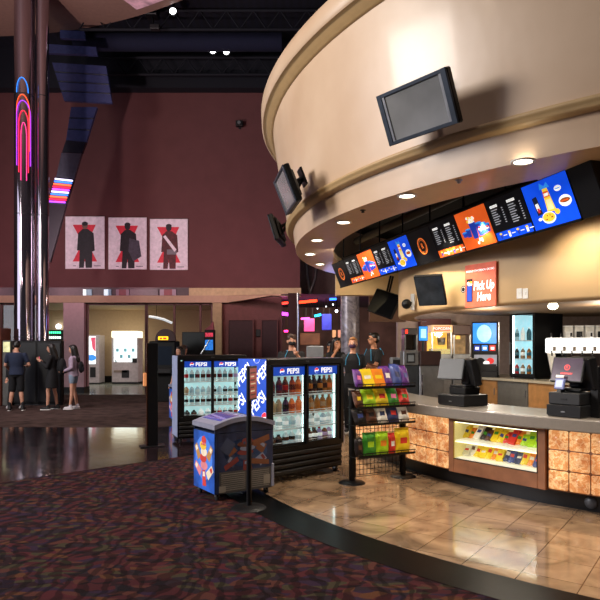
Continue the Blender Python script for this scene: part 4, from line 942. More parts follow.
for z in (.42, .82):
    b = MB(); b.box(.03, L-.03, .06, D-.05, z, z+.018, wire); b.build('shelf', t)
cs = [['red', 'tan', 'amber', 'rust'], ['dark', 'tan', 'amber', 'dark'], ['paleblue', 'white', 'teal', 'paleblue']]
for r, z in enumerate((.09, .44, .84)):
    for i in range(4):
        o = bottle(cs[r][i], 'white' if i % 2 else 'teal', 'white', .24+.04*(r == 2), .052); o.matrix_world = LOC @ Matrix.Translation((.09+(L-.17)*i/3, .12, z))
        o['label'] = '%s drink container, %s from left on %s shelf of the black fridge' % (cs[r][i], ORD[i], ['bottom', 'middle', 'top'][r]); o['group'] = 'drinks in the back counter fridge'
# drinks machine with blue display
u0, u1, Y = 472, 497, 13.95
t = thing('drink_dispenser', 'tall black drink dispenser with bright blue display left of the fridge', 'drinks machine', (gx(471.5, Y), Y, Z), -.35)
w = .6; h = gz(322, Y)-Z
b = MB(); b.box(0, w, .0, .5, 0, h, black, .015); b.box(.02, w-.02, -.12, 0, 0, .14, dark, .01); b.box(.05, w-.05, -.02, 0, .14, .3, dark); b.build('cabinet', t)
b = MB(); b.push(Matrix.Translation((0, -.004, 0)) @ FR)
b.rect(.03, w-.05, h-.5, h-.03, 0, mat('screen_sky', '1888e8', .3, emit=1.1)); b.disc(w/2-.02, h-.27, .16, .001, mat('screen_pale', '9cdcff', .3, emit=1.1), .2)
b.rect(w/2-.1, w/2+.06, h-.4, h-.12, .002, mat('screen_pale', 'c8f0ff')); 
for i, m in enumerate((cupb, cyanm, red_e)): b.rect(.06+.17*i, .19+.17*i, h-.67, h-.54, 0, m); b.rect(.085+.17*i, .165+.17*i, h-.64, h-.58, .001, mwht)
b.rect(.06, w-.04, h-1.02, h-.76, 0, mat('photo_grey', '9a9aa4', .3, emit=.5)); b.disc(.2, h-.92, .1, .001, mbk, .09); b.disc(.42, h-.9, .08, .001, red_e, .07); b.disc(.33, h-.95, .07, .0015, mwht, .05)
b.build('display', t)
b = MB(); b.box(w, w+.012, -.01, .02, .05, h-.02, silver); b.build('edge_strip', t)
# beverage tower: glowing white box on angled leg with taps
t = thing('beverage_tower', 'glowing white beverage tower with row of taps and slanted leg', 'drinks tower', (gx(548, 12.0), 12.0, Z), -.22)
tw = mat('tower_white', 'f6f4ee', .4, emit=1.6, noise=.02); th = mat('tower_shell', 'd9d6cc', .35, emit=.15)
z1, z0 = gz(338, 12)-Z, gz(353, 12)-Z
b = MB(); b.box(-.02, 1.45, -.1, .2, z0, z1, tw, .02); b.build('light_box', t)
b = MB(); b.add([(.0, -.06, z0), (.12, -.06, z0), (.2, -.06, .03), (.1, -.06, .03), (.0, .1, z0), (.12, .1, z0), (.2, .1, .03), (.1, .1, .03)], [(0, 3, 2, 1), (4, 5, 6, 7), (0, 4, 7, 3), (1, 2, 6, 5)], th); b.box(.05, .26, -.1, .14, 0, .035, th, .006); b.build('leg', t)
b = MB(); b.add([(1.2, -.06, z0), (1.32, -.06, z0), (1.4, -.06, .03), (1.3, -.06, .03), (1.2, .1, z0), (1.32, .1, z0), (1.4, .1, .03), (1.3, .1, .03)], [(0, 3, 2, 1), (4, 5, 6, 7), (0, 4, 7, 3), (1, 2, 6, 5)], th); b.box(1.25, 1.46, -.1, .14, 0, .035, th, .006); b.build('leg', t)
for i in range(8):
    b = MB(); x = .05+i*.185; b.cyl((x, -.06, z1), (x, -.06, z1+.09), .012, silver, n=8); b.cyl((x, -.06, z1+.03), (x, -.06, z1+.1), .018, black, n=8); b.cyl((x, -.11, z0+.05), (x, -.15, z0-.05), .014, dark, n=8); b.disc; b.build('tap', t)
    b = MB(); b.push(Matrix.Translation((x+.05, -.104, (z0+z1)/2-.06)) @ FR); b.rect(-.03, .03, -.05, .04, 0, mat('tap_badge', '8a8078', .4)); b.build('tap_badge', t)
# shelf of clear canisters behind the tower
t = thing('canister_shelf', 'dark steel shelf holding white lidded canisters behind the beverage tower', 'shelf', (gx(562, 12.9), 12.75, Z), -.2)
zs = gz(341, 12.9)-Z
b = MB(); b.box(-.03, 1.5, 0, .3, zs-.03, zs, dark); b.build('board', t)
for x in (0, 1.42): b = MB(); b.box(x, x+.05, .1, .16, 0, zs-.03, blackm); b.build('upright', t)
LOC = t.matrix_basis.copy()
for i in range(6):
    b = MB(); b.box(-.085, .085, -.08, .08, 0, .3, mat('canister', 'cfcac0', .2, noise=.25, emit=.1), .012); b.box(-.06, .06, -.083, -.08, .06, .2, black if i % 2 else white); b.box(-.088, .088, -.083, .083, .3, .33, white, .006)
    o = b.build('canister'); o.matrix_world = LOC @ Matrix.Translation((.09+i*.21, .14, zs+.001)); tag(o, 'white lidded canister, %s from left on the shelf behind the beverage tower' % ORD[i], 'canister', 'canisters behind the beverage tower')
# bulb under the bulkhead
t = thing('ceiling_bulb', 'bright bare ceiling bulb just under the bulkhead above the fridge', 'ceiling light', (gx(553, 9.6), 9.6, 2.34))
b = MB(); b.ell((0, 0, -.07), (.075, .075, .055), mat('bulb_glow', 'fff4d0', .4, emit=14.)); b.build('bulb', t); b = MB(); b.cyl((0, 0, -.03), (0, 0, .0), .06, white); b.build('socket', t)
# popcorn machine, its cabinet, second display, hood, microwave, steel cabinet
popg = mat('popcorn_glow', 'f0b850', .5, emit=.9, noise=.25, scale=6)
Y = 13.6
t = thing('popcorn_machine', 'glass popcorn machine with glowing red sign and warm yellow light', 'popcorn machine', (gx(431.5, Y), Y, 0)); w = gx(452, Y)-gx(431.5, Y); z1 = gz(325, Y); zb = gz(354, Y)
b = MB(); b.box(0, w, 0, .5, .0, zb, silver, .01); b.build('base_cabinet', t)
b = MB(); b.box(0, .03, 0, .03, zb, z1-.16, silver); b.box(w-.03, w, 0, .03, zb, z1-.16, silver); b.box(0, w, .46, .5, zb, z1-.16, popg); b.box(.03, w-.03, .05, .45, zb, zb+.12, mat('popcorn', 'f4dc98', .8, emit=.3, noise=.3, scale=40)); b.build('warmer', t)
b = MB(); b.quad((.03, .01, zb), (w-.03, .01, zb), (w-.03, .01, z1-.16), (.03, .01, z1-.16), GL); b.build('pane', t)
b = MB(); b.box(-.01, w+.01, -.02, .5, z1-.17, z1, mat('sign_cream', 'f2c890', .4, emit=.6), .01); b.box(.05, w-.05, -.026, -.02, z1-.14, z1-.03, mat('sign_red_glow', 'ff5a30', .4, emit=1.6)); b.push(Matrix.Translation((w/2, -.03, z1-.085)) @ FR); b.text('POPCORN', 0, 0, 0, .085, white_l, .01); b.build('sign', t)
b = MB(); b.lathe([(.001, z1-.45), (.08, z1-.45), (.1, z1-.28), (.001, z1-.28)], silver, 16, c=(w*.6, .25)); b.build('kettle', t)
t = thing('popcorn_machine', 'dim second popcorn warmer between popcorn machine and drink dispenser', 'popcorn machine', (gx(453.5, Y), Y, 0)); w = gx(471, Y)-gx(453.5, Y)
b = MB(); b.box(0, w, 0, .5, 0, zb, silver, .01); b.build('base_cabinet', t)
b = MB(); b.box(0, w, .0, .5, z1-.22, z1, mat('warm_brown', '5a3a30', .4), .01); b.box(0, .03, 0, .03, zb, z1-.22, silver); b.box(w-.03, w, 0, .03, zb, z1-.22, silver); b.box(0, w, .46, .5, zb, z1-.22, mat('dim_glow', 'a8885c', .5, emit=.25, noise=.4, scale=8)); b.box(.05, .15, -.005, 0, z1-.32, z1-.24, popg); b.build('warmer', t)
b = MB(); b.quad((.03, .01, zb), (w-.03, .01, zb), (w-.03, .01, z1-.22), (.03, .01, z1-.22), GL); b.build('pane', t)
Y = 13.3
t = thing('order_screen', 'small bright blue screen left of the popcorn machine', 'screen', (gx(418.6, Y), Y, 0)); w = gx(428, Y)-gx(418.6, Y)
b = MB(); b.box(0, w, .01, .05, gz(341, Y), gz(326, Y), black, .006); b.cyl((w/2, .03, .0), (w/2, .03, gz(341, Y)), .03, blackm); b.box(0, w, -.05, .15, 0, .03, black); b.build('housing', t)
b = MB(); b.rect; b.push(Matrix.Translation((0, .007, 0)) @ FR); b.rect(.01, w-.01, gz(340.5, Y), gz(326.5, Y), 0, mat('screen_sky', '1888e8')); b.rect(w*.25, w*.8, gz(338, Y), gz(329, Y), .001, mat('screen_pale', 'c8f0ff')); b.build('screen', t)
t = thing('popcorn_machine', 'leftmost dark glass warmer with a small red light', 'popcorn machine', (gx(404.5, Y), Y, 0)); w = gx(417.5, Y)-gx(404.5, Y); z1, zb = gz(328, Y), gz(350, Y)
b = MB(); b.box(0, w, 0, .4, 0, zb, silver, .01); b.build('base_cabinet', t); b = MB(); b.box(0, w, 0, .4, z1-.15, z1, mat('warm_grey', '4a4444', .4), .01); b.box(0, .03, 0, .4, zb, z1-.15, silver); b.box(w-.03, w, 0, .4, zb, z1-.15, silver); b.box(.0, w, .37, .4, zb, z1-.15, mat('warm_tan', '6a5a4c', .5)); b.box(.02, .07, -.006, 0, z1-.12, z1-.04, mat('neon_red', 'ff2a1a', .4, emit=3.)); b.build('warmer', t)
Y = 10.4
t = thing('steel_cabinet', 'stainless steel equipment cabinet behind the large register', 'cabinet', (gx(403, Y), Y, 0)); w = gx(444, Y)-gx(403, Y); zt = gz(366, Y)
b = MB(); b.box(0, w*.38, .0, .5, .05, zt, mat('steel_dark', '5a6068', .3, .8), .01); b.box(w*.4, w, 0, .5, .05, zt, silver, .01); b.box(.03, w-.03, .04, .46, 0, .05, black); b.build('carcass', t)
b = MB(); b.box(w*.41, w*.98, -.02, 0, .1, zt-.03, silver, .006); dr = b.build('door', t); b = MB(); b.tube([(w*.46, -.05, zt-.5), (w*.46, -.05, zt-.15)], .012, chrome); b.build('handle', dr)
t = thing('microwave', 'stainless microwave with dark door window on the steel cabinet', 'microwave', (gx(402.5, Y)+.02, Y+.02, zt)); w = gx(419, Y)-gx(402.5, Y)-.02; hh = gz(351, Y)-zt
b = MB(); b.box(0, w, 0, .36, .01, hh, silver, .01); b.box(.02, w-.02, .02, .34, 0, .01, black); b.build('body', t); b = MB(); b.box(.05, w*.75, -.012, 0, .05, hh-.04, dark, .006); b.build('door', t); b = MB(); b.box(.08, w*.68, -.015, -.012, .08, hh-.07, mat('oven_window', '7a8084', .15)); b.build('pane', t)
t = thing('brown_box', 'dark brown box-shaped warmer right of the microwave', 'food warmer', (gx(420, Y), Y+.02, zt)); w = gx(441.5, Y)-gx(420, Y)
b = MB(); b.box(0, w, 0, .36, 0, hh, mat('warmer_brown', '30201e', .4), .012); b.build('body', t); b = MB(); b.box(.02, w-.02, -.006, 0, .03, hh-.03, mat('warmer_front', '3c2826', .3), .004); b.build('front_panel', t)
# grey tower at far left of bar
b = MB(); b.box(-.14, .14, -.15, .15, 0, 1.42, grey, .015); b.box(-.12, .12, -.16, -.15, .9, 1.38, dark); tag(place(b.build('grey_terminal'), (gx(398, 11.4), 11.4, 0)), 'grey terminal post between the man in glasses and the microwave', 'terminal')

# ------------------------------------------------------------------ high wall, posters, ceiling lights
pw = mat('poster_white', 'cdb8c4', .6, emit=.3); pred = mat('poster_red', 'c8283c', .6, emit=.25); pdk = mat('poster_dark', '221c26', .6, noise=.4, scale=12); pdr = mat('poster_darkred', '5a2028', .6, noise=.4, scale=12); pgr = mat('poster_grey', '7a707c', .6); psk = mat('poster_skin', '7a5a50', .6)  # posters glow slightly: light falling on them is put into the material
def poster(lb, u0, u1, v0, v1, fig):
    Y = 21.97; t = thing('wall_poster', lb, 'poster', M=frameM((gx((u0+u1)/2, Y), Y, gz((v0+v1)/2, Y)), (1, 0, 0), (0, 0, 1)), group='three pale posters on the maroon wall')
    w = (gx(u1, Y)-gx(u0, Y))/2; h = (gz(v0, Y)-gz(v1, Y))/2
    b = MB(); b.box(-w, w, -h, h, -.0, .03, mat('poster_edge', 'd8c8d0', .5), .005); b.build('board', t)
    b = MB(); b.rect(-w+.02, w-.02, -h+.02, h-.02, .032, pw)
    b.poly([(-.62*w, .68*h), (.55*w, .68*h), (.2*w, .1*h), (-.2*w, .1*h)], .034, pred); b.poly([(-.62*w, -.72*h), (-.3*w, -.25*h), (.3*w, -.25*h), (.62*w, -.72*h)], .034, pred)
    b.rect(-.6*w, -.45*w, -.9*h, -.87*h, .034, pgr); b.rect(.45*w, .8*w, -.9*h, -.87*h, .034, pgr)
    b.build('print', t)
    # plain generic standing figure
    f = MB(); body = pdr if fig == 2 else pdk
    f.poly([(-.12*w, .52*h), (.14*w, .52*h), (.44*w, .36*h), (.5*w, -.3*h), (.38*w, -.34*h), (.36*w, -.96*h), (.04*w, -.96*h), (.0, -.6*h), (-.06*w, -.96*h), (-.3*w, -.96*h), (-.26*w, -.3*h), (-.4*w, -.3*h), (-.34*w, .36*h)], .036, body)
    f.disc(0, .65*h, .15*w, .037, psk if fig == 0 else pdk, .14*h)
    f.disc(0, .72*h, .155*w, .038, pdk, .08*h)
    if fig == 1: f.poly([(.1*w, .2*h), (.6*w, .1*h), (.72*w, -.5*h), (.3*w, -.7*h), (.05*w, -.3*h)], .039, mat('poster_slate', '4a4656', .6, noise=.3))
    if fig == 2: f.poly([(-.3*w, .3*h), (-.18*w, .36*h), (.4*w, -.2*h), (.3*w, -.3*h)], .039, pw); f.rect(-.1*w, .4*w, -.4*h, -.2*h, .0385, pgr)
    f.build('figure', t)
poster('left pale poster with red shapes and a dark standing figure', 65.5, 105, 216.5, 269, 0)
poster('middle pale poster with red shapes and broad dark figure', 108.5, 147, 217.5, 269.5, 1)
poster('right pale poster with red shapes and dark red figure', 150, 188, 219, 270, 2)
b = MB(); b.box(-.13, .13, -.2, 0, -.1, .1, dark, .02); b.cyl((0, -.2, 0), (0, -.26, 0), .06, grey); b.box(-.04, .04, 0, .02, -.16, -.05, dark)
tag(place(b.build('security_camera'), (gx(239.5, 21.9), 21.98, gz(124, 21.9))), 'small dark camera box high on the maroon wall', 'camera')
for i, (u, v, Y) in enumerate(((173, 11.5, 18.3), (213, 51, 20.5), (226.5, 52, 20.5))):
    t = thing('ceiling_spotlight', ['single white spotlight near the round canopy edge, highest of three', 'left one of the two white spotlights under dark ceiling', 'right one of the two white spotlights under dark ceiling'][i], 'spotlight', at(u, v, Y))
    b = MB(); b.cyl((0, -.02, 0), (0, .3, .1), .13, black, .09); b.cyl((0, .12, .08), (0, .12, 12.4-t.location.z), .02, blackm, n=8); b.build('can', t)
    b = MB(); b.ell((0, -.03, 0), (.1, .03, .1), mat('spot_glow', 'f4f6ff', .4, emit=9.)); b.build('lens', t)
b = MB(); p = at(152, 6, 18.7); b.box(-.2, .2, -.2, .2, -.35, .3, black, .03); b.cyl((0, 0, .3), (0, 0, 12.4-p.z), .04, black); b.box(-.05, .25, -.1, .1, -.75, -.6, dark, .02); b.cyl((.05, 0, -.6), (.0, 0, -.3), .03, black)
tag(place(b.build('hanging_speaker'), p), 'black speaker hanging below the edge of the round canopy', 'speaker')
for k, (v, Y) in enumerate(((20, 19.), (66, 21.2))):
    b = MB(); z = gz(v, Y); b.tube([(-8, 0, .3), (9, 0, .3)], .05, navyc, 6); b.tube([(-8, 0, -.3), (9, 0, -.3)], .05, navyc, 6)
    for i in range(20): x = -8+i*.85; b.tube([(x, 0, -.3), (x+.42, 0, .3), (x+.85, 0, -.3)], .025, navyc, 5)
    o = b.build('roof_truss'); o.location = (1, Y, z); tag(o, ['near dark roof truss crossing below the ceiling', 'far dark roof truss just above the maroon wall'][k], 'truss')
b = MB(); b.tube([(0, 0, 0), (7, 0, 0)], .3, mat('duct_navy', '101230', .9, 0), 14); o = b.build('ceiling_duct'); o.location = at(75, 42, 20.3); tag(o, 'dark round air duct below the ceiling right of the canopy', 'duct')

# round canopy at top left
KC = Vector((-10.6, 6.7, 11.9)); RK = 13.15
t = thing('round_canopy', 'huge round canopy soffit above the chrome column, upper left', 'canopy', KC)
can = mat('canopy_plaster', '8a6a60', .6, noise=.08)
b = MB(); b.lathe([(.01, 0), (RK, 0)], can, 120); b.lathe([(RK, 0), (RK+.03, .05), (RK+.03, .4)], mat('canopy_edge', '4a3440', .5), 120); b.build('soffit', t)
b = MB(); b.lathe([(RK-1.0, -.01), (RK-.3, -.01)], mat('canopy_print', 'c89aa8', .5, emit=.2, noise=.6, scale=2.2), 30, 53, 64); b.build('printed_panel', t)
# chrome column cluster
Y = 17.2
t = thing('chrome_column', 'tall mirror chrome column cluster rising behind the black kiosk', 'column', (gx(31, Y), Y, 0))
def colp(u, r, y): 
    b = MB(); x = gx(u, Y)-gx(31, Y); b.cyl((x, y, 0), (x, y, 11.9), r, mat('column_chrome', 'b4a8b4', .1, .97, noise=.02), n=48)
    for z in (1.9, 5.4, 8.8): b.lathe([(r+.004, z), (r+.006, z+.01), (r+.004, z+.02)], dark, 40, c=(x, y))
    b.build('shaft', t)
colp(24.5, .275, 0); colp(37.5, .13, .22); colp(42., .17, .05)
nb_ = []  # neon reflected in the chrome, built as glowing arches on the shaft
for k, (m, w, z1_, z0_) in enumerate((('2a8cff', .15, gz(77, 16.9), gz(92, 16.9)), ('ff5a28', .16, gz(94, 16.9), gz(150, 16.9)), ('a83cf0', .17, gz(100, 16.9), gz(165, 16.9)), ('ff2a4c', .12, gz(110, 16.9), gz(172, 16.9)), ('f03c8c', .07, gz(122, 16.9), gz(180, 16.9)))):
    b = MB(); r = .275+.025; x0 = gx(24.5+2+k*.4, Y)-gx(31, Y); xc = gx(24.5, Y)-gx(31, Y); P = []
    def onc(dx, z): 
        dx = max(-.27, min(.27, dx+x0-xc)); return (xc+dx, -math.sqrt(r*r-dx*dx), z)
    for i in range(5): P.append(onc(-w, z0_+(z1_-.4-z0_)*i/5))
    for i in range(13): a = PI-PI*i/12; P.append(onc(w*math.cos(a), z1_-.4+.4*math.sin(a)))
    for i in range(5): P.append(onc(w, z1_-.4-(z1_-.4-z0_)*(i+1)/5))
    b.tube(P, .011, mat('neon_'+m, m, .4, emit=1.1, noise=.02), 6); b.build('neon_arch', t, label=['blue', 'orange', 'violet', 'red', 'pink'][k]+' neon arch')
# mirrored strut
Y = 19.4
t = thing('mirrored_strut', 'slanted mirrored strut with louvred panels flaring towards the ceiling', 'strut', at(60, 262, Y))
O = t.location.copy(); sl = mat('slate_mirror', '3c4270', .25, .3, noise=.15, emit=.05); sld = mat('slate_dark', '16162c', .3); slg = mat('slate_grey', '6a6478', .25, .6)
def strip(pts, m, nm, lines=0):
    P = [at(u, v, Y)-O for u, v in pts]; Q = [p+Vector((0, .12, 0)) for p in P]
    b = MB(); b.add(P+Q, [(0, 3, 2, 1), (4, 5, 6, 7), (0, 1, 5, 4), (1, 2, 6, 5), (2, 3, 7, 6), (3, 0, 4, 7)], m)
    for i in range(lines):
        f = (i+1)/(lines+1); a = P[0].lerp(P[3], f); c = P[1].lerp(P[2], f); b.tube([a+Vector((0, -.01, 0)), c+Vector((0, -.01, 0))], .02, sld, 6)
    b.build(nm, t)
strip([(60, 30), (84, 31), (85, 39), (60, 38)], sl, 'louvre_panel'); strip([(48, 44), (96, 47), (97, 55), (48, 53)], sl, 'louvre_panel')
strip([(52, 62.5), (106, 66), (112, 103), (64, 100.5)], sl, 'louvre_panel', 3)
strip([(71, 107), (97, 107), (86, 142), (66, 140)], sl, 'louvre_panel', 2); strip([(66, 140), (86, 142), (82, 153), (62, 152)], sld, 'dark_panel'); strip([(61.5, 152.5), (81.5, 153.5), (74, 179), (56, 177)], slg, 'mirror_panel')
strip([(56, 177), (74, 179), (66, 205), (49, 204)], sld, 'dark_panel'); strip([(49, 204), (66, 205), (50, 262), (47.5, 262)], mat('strut_maroon', '30182a', .3, .4), 'mirror_panel')
for k in range(10):  # the strut's neon reflections, built as glowing stripes
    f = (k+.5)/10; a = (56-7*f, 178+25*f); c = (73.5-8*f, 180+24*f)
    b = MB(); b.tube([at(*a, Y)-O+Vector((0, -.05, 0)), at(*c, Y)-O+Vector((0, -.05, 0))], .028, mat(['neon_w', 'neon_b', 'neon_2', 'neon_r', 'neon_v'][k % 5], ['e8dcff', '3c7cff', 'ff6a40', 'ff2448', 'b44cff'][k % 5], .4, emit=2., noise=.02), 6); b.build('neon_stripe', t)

# ------------------------------------------------------------------ arcade alcove
Y = 26.6
t = thing('prize_machine', 'white prize machine with glowing display window, fully visible in alcove', 'arcade machine', (gx(111.5, Y), Y, 0)); w = gx(138, Y)-gx(111.5, Y); h = gz(331, Y)
wp = mat('machine_white', 'b8b0b4', .4, emit=.05); gl = mat('machine_glow', 'eefcff', .4, emit=1.5, noise=.03); gy = mat('marquee_cream', 'fff4d0', .4, emit=1.6, noise=.03)
b = MB(); b.box(0, w, .03, .8, .08, gz(362, Y), wp, .02); b.box(0, .06, .03, .8, gz(362, Y), h-.3, wp); b.box(w-.06, w, .03, .8, gz(362, Y), h-.3, wp); b.box(.02, w-.02, .05, .8, 0, .08, black); b.build('cabinet', t)
b = MB(); b.box(-.01, w+.01, 0, .8, h-.3, h, gy, .03); b.build('marquee', t)
b = MB(); b.box(.06, w-.06, .2, .25, gz(362, Y), h-.3, gl); b.build('lit_window', t)
b = MB(); b.quad((.06, .05, gz(362, Y)), (w-.06, .05, gz(362, Y)), (w-.06, .05, h-.3), (.06, .05, h-.3), GL); b.build('pane', t)
for i in range(5):
    b = MB(); x = .22+(i % 3)*.35+(i//3)*.17; z = gz(362, Y)+.45-(i//3)*.28; b.box(x-.06, x+.06, .1, .2, z, z+.16, mat('prize_teal', '7ab8c4', .5, emit=.3), .02); b.build('prize_holder', t)
b = MB(); b.box(w*.38, w*.66, -.0, .03, .28, .62, dark, .01); b.build('prize_door', t); b = MB()
b.box(.1, w*.6, .0, .03, gz(368, Y)-.2, gz(368, Y)-.1, mat('panel_tan', '8a7a70', .5)); b.box(w*.78, w*.95, .0, .03, .95, 1.15, dark); b.cyl((.2, 0, 1.), (.2, -.06, 1.05), .03, black); b.build('control_panel', t)
t = thing('prize_machine', 'narrow lit vending machine with red and blue picture beside the pink pilaster', 'arcade machine', (gx(82, Y), Y, 0)); w = gx(99, Y)-gx(82, Y); h = gz(335, Y)
b = MB(); b.box(0, w, .03, .8, .05, h, wp, .02); b.box(.03, w-.03, .06, .8, 0, .05, black); b.build('cabinet', t)
b = MB(); b.push(Matrix.Translation((0, .02, 0)) @ FR); b.rect(.05, w-.16, gz(364, Y), h-.06, 0, gl); b.poly([(w*.5, h-.1), (w*.78, h-.1), (w*.78, h-.75), (w*.6, h-.6)], .002, mat('pic_red', 'e05a78', .4, emit=.6)); b.disc(w*.55, gz(360, Y)+.1, .2, .002, mat('pic_blue', '3c90e8', .4, emit=.8), .14); b.build('lit_window', t)
b = MB(); b.box(.35, .6, .0, .03, .3, .75, dark, .01); b.build('prize_door', t)
# dark arcade cabinet with arched marquee and yellow sign
Y = 17.8
t = thing('arcade_cabinet', 'tall dark arcade cabinet with arched top and yellow lit sign', 'arcade machine', (gx(149, Y), Y, 0)); w = gx(175, Y)-gx(149, Y); h = gz(341, Y)
b = MB(); b.box(0, w, 0, .7, 0, h, black, .02); b.box(.06, w-.06, -.25, 0, .85, 1.0, dark, .02); b.build('cabinet', t)
b = MB(); xa, xb = gx(156, Y)-gx(149, Y), gx(176, Y)-gx(149, Y); pts = [(xa+(xb-xa)*(.5-.5*math.cos(PI*i/16)), h+(gz(329, Y)-h)*math.sin(PI*i/16)**.8) for i in range(17)]; b.push(Matrix.Translation((0, .02, 0)) @ FR); b.prism(pts, 0, .12, mat('marquee_dark', '3a1c20', .5)); b.build('arched_marquee', t)
b = MB(); x0 = gx(159, Y)-gx(149, Y); x1 = gx(169, Y)-gx(149, Y); b.box(x0, x1, -.12, -.1, gz(340, Y), gz(336.5, Y), mat('sign_yellow', 'ffc018', .4, emit=1.8), .008); b.push(Matrix.Translation(((x0+x1)/2, -.124, gz(338.3, Y))) @ FR); b.rect(-.1, -.03, -.03, .02, 0, red_e); b.rect(.0, .1, -.03, .02, 0, red_e); b.build('lit_sign', t)
b = MB(); b.push(Matrix.Translation((0, -.003, 0)) @ FR); b.rect(.12, w-.1, 1.1, 1.65, 0, mat('cab_screen', '1c2430', .2, emit=.15)); b.build('screen', t)
# dark panel and glowing board behind the far cooler
Y = 19.
b = MB(); w = gx(205, Y)-gx(182, Y); b.box(0, w, 0, .3, 0, gz(332, Y), mat('booth_dark', '1d2426', .6), .01); b.box(.03, w-.03, -.01, 0, .1, gz(333, Y), mat('booth_face', '242c30', .5)); tag(place(b.build('photo_booth'), (gx(182, Y), Y, 0)), 'plain dark booth standing behind the far cooler', 'booth')
t = thing('game_cabinet', 'narrow game cabinet with glowing blue screen and red top', 'arcade machine', (gx(206, Y), Y-.3, 0)); w = gx(215, Y)-gx(206, Y)
b = MB(); b.box(0, w, 0, .4, 0, gz(330, Y), black, .01); b.poly; b.build('cabinet', t); b = MB(); b.push(Matrix.Translation((0, -.004, 0)) @ FR); b.rect(.02, w-.02, gz(350, Y), gz(340, Y), 0, mat('game_blue', '2870c8', .3, emit=.9, noise=.5, scale=14)); b.rect(.02, w-.02, gz(337, Y), gz(333, Y), 0, mat('game_red', 'c83a50', .3, emit=.7, noise=.5, scale=14)); b.build('screen', t)
b = MB(); b.push(FR); b.prism([(0, gz(330, Y)), (w, gz(330, Y)), (w*.9, gz(322, Y)), (w*.6, gz(326, Y))], -.2, 0, mat('topper', '8a3a48', .5)); b.build('topper', t)
b = MB(); p = at(201, 354, 15.5); q = at(209.5, 340, 15.5); b.tube([p-p, q-p], .018, silver); b.box(-.1, .1, -.1, .1, -p.z, -p.z+.03, black); b.cyl((0, 0, -p.z+.03), (0, 0, .0), .02, black); tag(place(b.build('slanted_pole'), p), 'thin pale slanted pole rising behind the far cooler', 'pole')
b = MB(); P_ = [at(u, v, 24.2) for u, v in ((149, 316.5), (156, 317.5), (164, 319.5), (172, 323))]; b.tube([p-P_[0] for p in P_], .05, mat('streak_white', 'dfe6ee', .4, emit=.9), 8); b.tube([(.3, .0, 0), (.3, 0, .55)], .01, dark, 5); tag(place(b.build('reflected_streak'), P_[0]), 'pale curved light streak mirrored in the alcove glazing above the arcade cabinet', 'lamp')  # light reflected in the glazing, built as a glowing tube behind it
# black ticket kiosk behind the visitors
Y = 16.7
t = thing('ticket_kiosk', 'wide black kiosk wall behind the three visitors', 'kiosk', (gx(13, Y), Y, 0)); w = gx(61.5, Y)-gx(13, Y); h = gz(340.5, Y)
b = MB(); b.box(0, w, 0, .2, .05, h, black, .02); b.box(.03, w-.03, .03, .17, 0, .05, dark); b.build('carcass', t); b = MB(); b.box(.03, w*.48, -.02, 0, .1, h-.05, mat('kiosk_panel', '0c0b0e', .4), .01); b.box(w*.52, w-.03, -.02, 0, .1, h-.05, mat('kiosk_panel', '0c0b0e'), .01); b.build('door_panel', t)
t = thing('pale_cabinet', 'tall narrow pale cabinet with yellow lit top at far left', 'cabinet', (gx(4, Y), Y-.1, 0)); w = gx(12.4, Y)-gx(4, Y)
b = MB(); b.box(0, w, 0, .25, 0, h, mat('pale_cab', '5c5c58', .5), .015); b.build('carcass', t); b = MB(); b.box(.03, w-.02, -.01, 0, gz(352, Y), h-.04, mat('cab_glow', 'd8d8a0', .4, emit=.7, noise=.3)); b.build('lit_top', t)
t = thing('orange_cabinet', 'dark orange arcade cabinet cut by the left photo edge', 'cabinet', (gx(-9, Y), Y-.15, 0)); w = gx(3.3, Y)-gx(-9, Y)
b = MB(); b.box(0, w, 0, .6, 0, gz(328, Y), mat('cab_orange', '6a3420', .5), .015); b.build('carcass', t); b = MB(); b.box(.02, w-.02, -.012, 0, gz(368, Y), gz(345, Y), mat('cab_orange2', '9a4c28', .4, emit=.15), .01); b.build('front_panel', t)
# strings of small lamps beyond the column
for k, (v, c) in enumerate(((332.5, '40e0a0'), (337.5, 'e0f0e8'))):
    Y = 27.8; p = at(47, v, Y); b = MB()
    b.box(-.1, .75, .05, .19, -.12, .12, black)
    for i in range(7): b.ell((i*.1, 0, 0), (.032, .05, .06), mat('dot_'+c, c, .4, emit=2.5))
    tag(place(b.build('lamp_strip'), p), ['row of small green lamps beyond the chrome column', 'row of small white lamps beyond the chrome column'][k], 'lamp strip')
b = MB(); b.ell((0, 0, 0), (.12, .1, .12), mat('lamp_white', 'f0f4ff')); b.cyl((0, 0, -.1), (0, 0.12, -.3), .05, black); tag(place(b.build('wall_lamp'), at(58.5, 326.5, 27.85)), 'small bright white lamp above the green lamp row', 'lamp')
# staff desk with screens behind the near cooler
t = thing('service_desk', 'dark service desk the employees stand behind, beyond the near cooler', 'desk', (-.6, 10.7, 0))
b = MB(); b.box(0, 1.25, 0, .45, 0, .95, dark, .01); b.build('carcass', t); b = MB(); b.box(-.03, 1.28, -.05, .48, .95, .99, mat('desk_top', '3a1c20', .2, coat=.4), .008); b.build('top', t)
for i, (u0, u1, v0, lb) in enumerate(((306.5, 323.5, 346, 'wide grey screen back standing on the service desk'), )):
    Y = 10.95; w = gx(u1, Y)-gx(u0, Y); t = thing('monitor', lb, 'monitor', (gx((u0+u1)/2, Y), Y, .99))
    b = MB(); b.box(-w/2, w/2, 0, .04, .25, gz(v0, Y)-.99, grey, .012); b.build('screen_back', t); b = MB(); b.cyl((0, .02, .01), (0, .02, .3), .025, dark); b.box(-.1, .1, -.07, .11, 0, .015, dark, .004); b.build('stand', t)
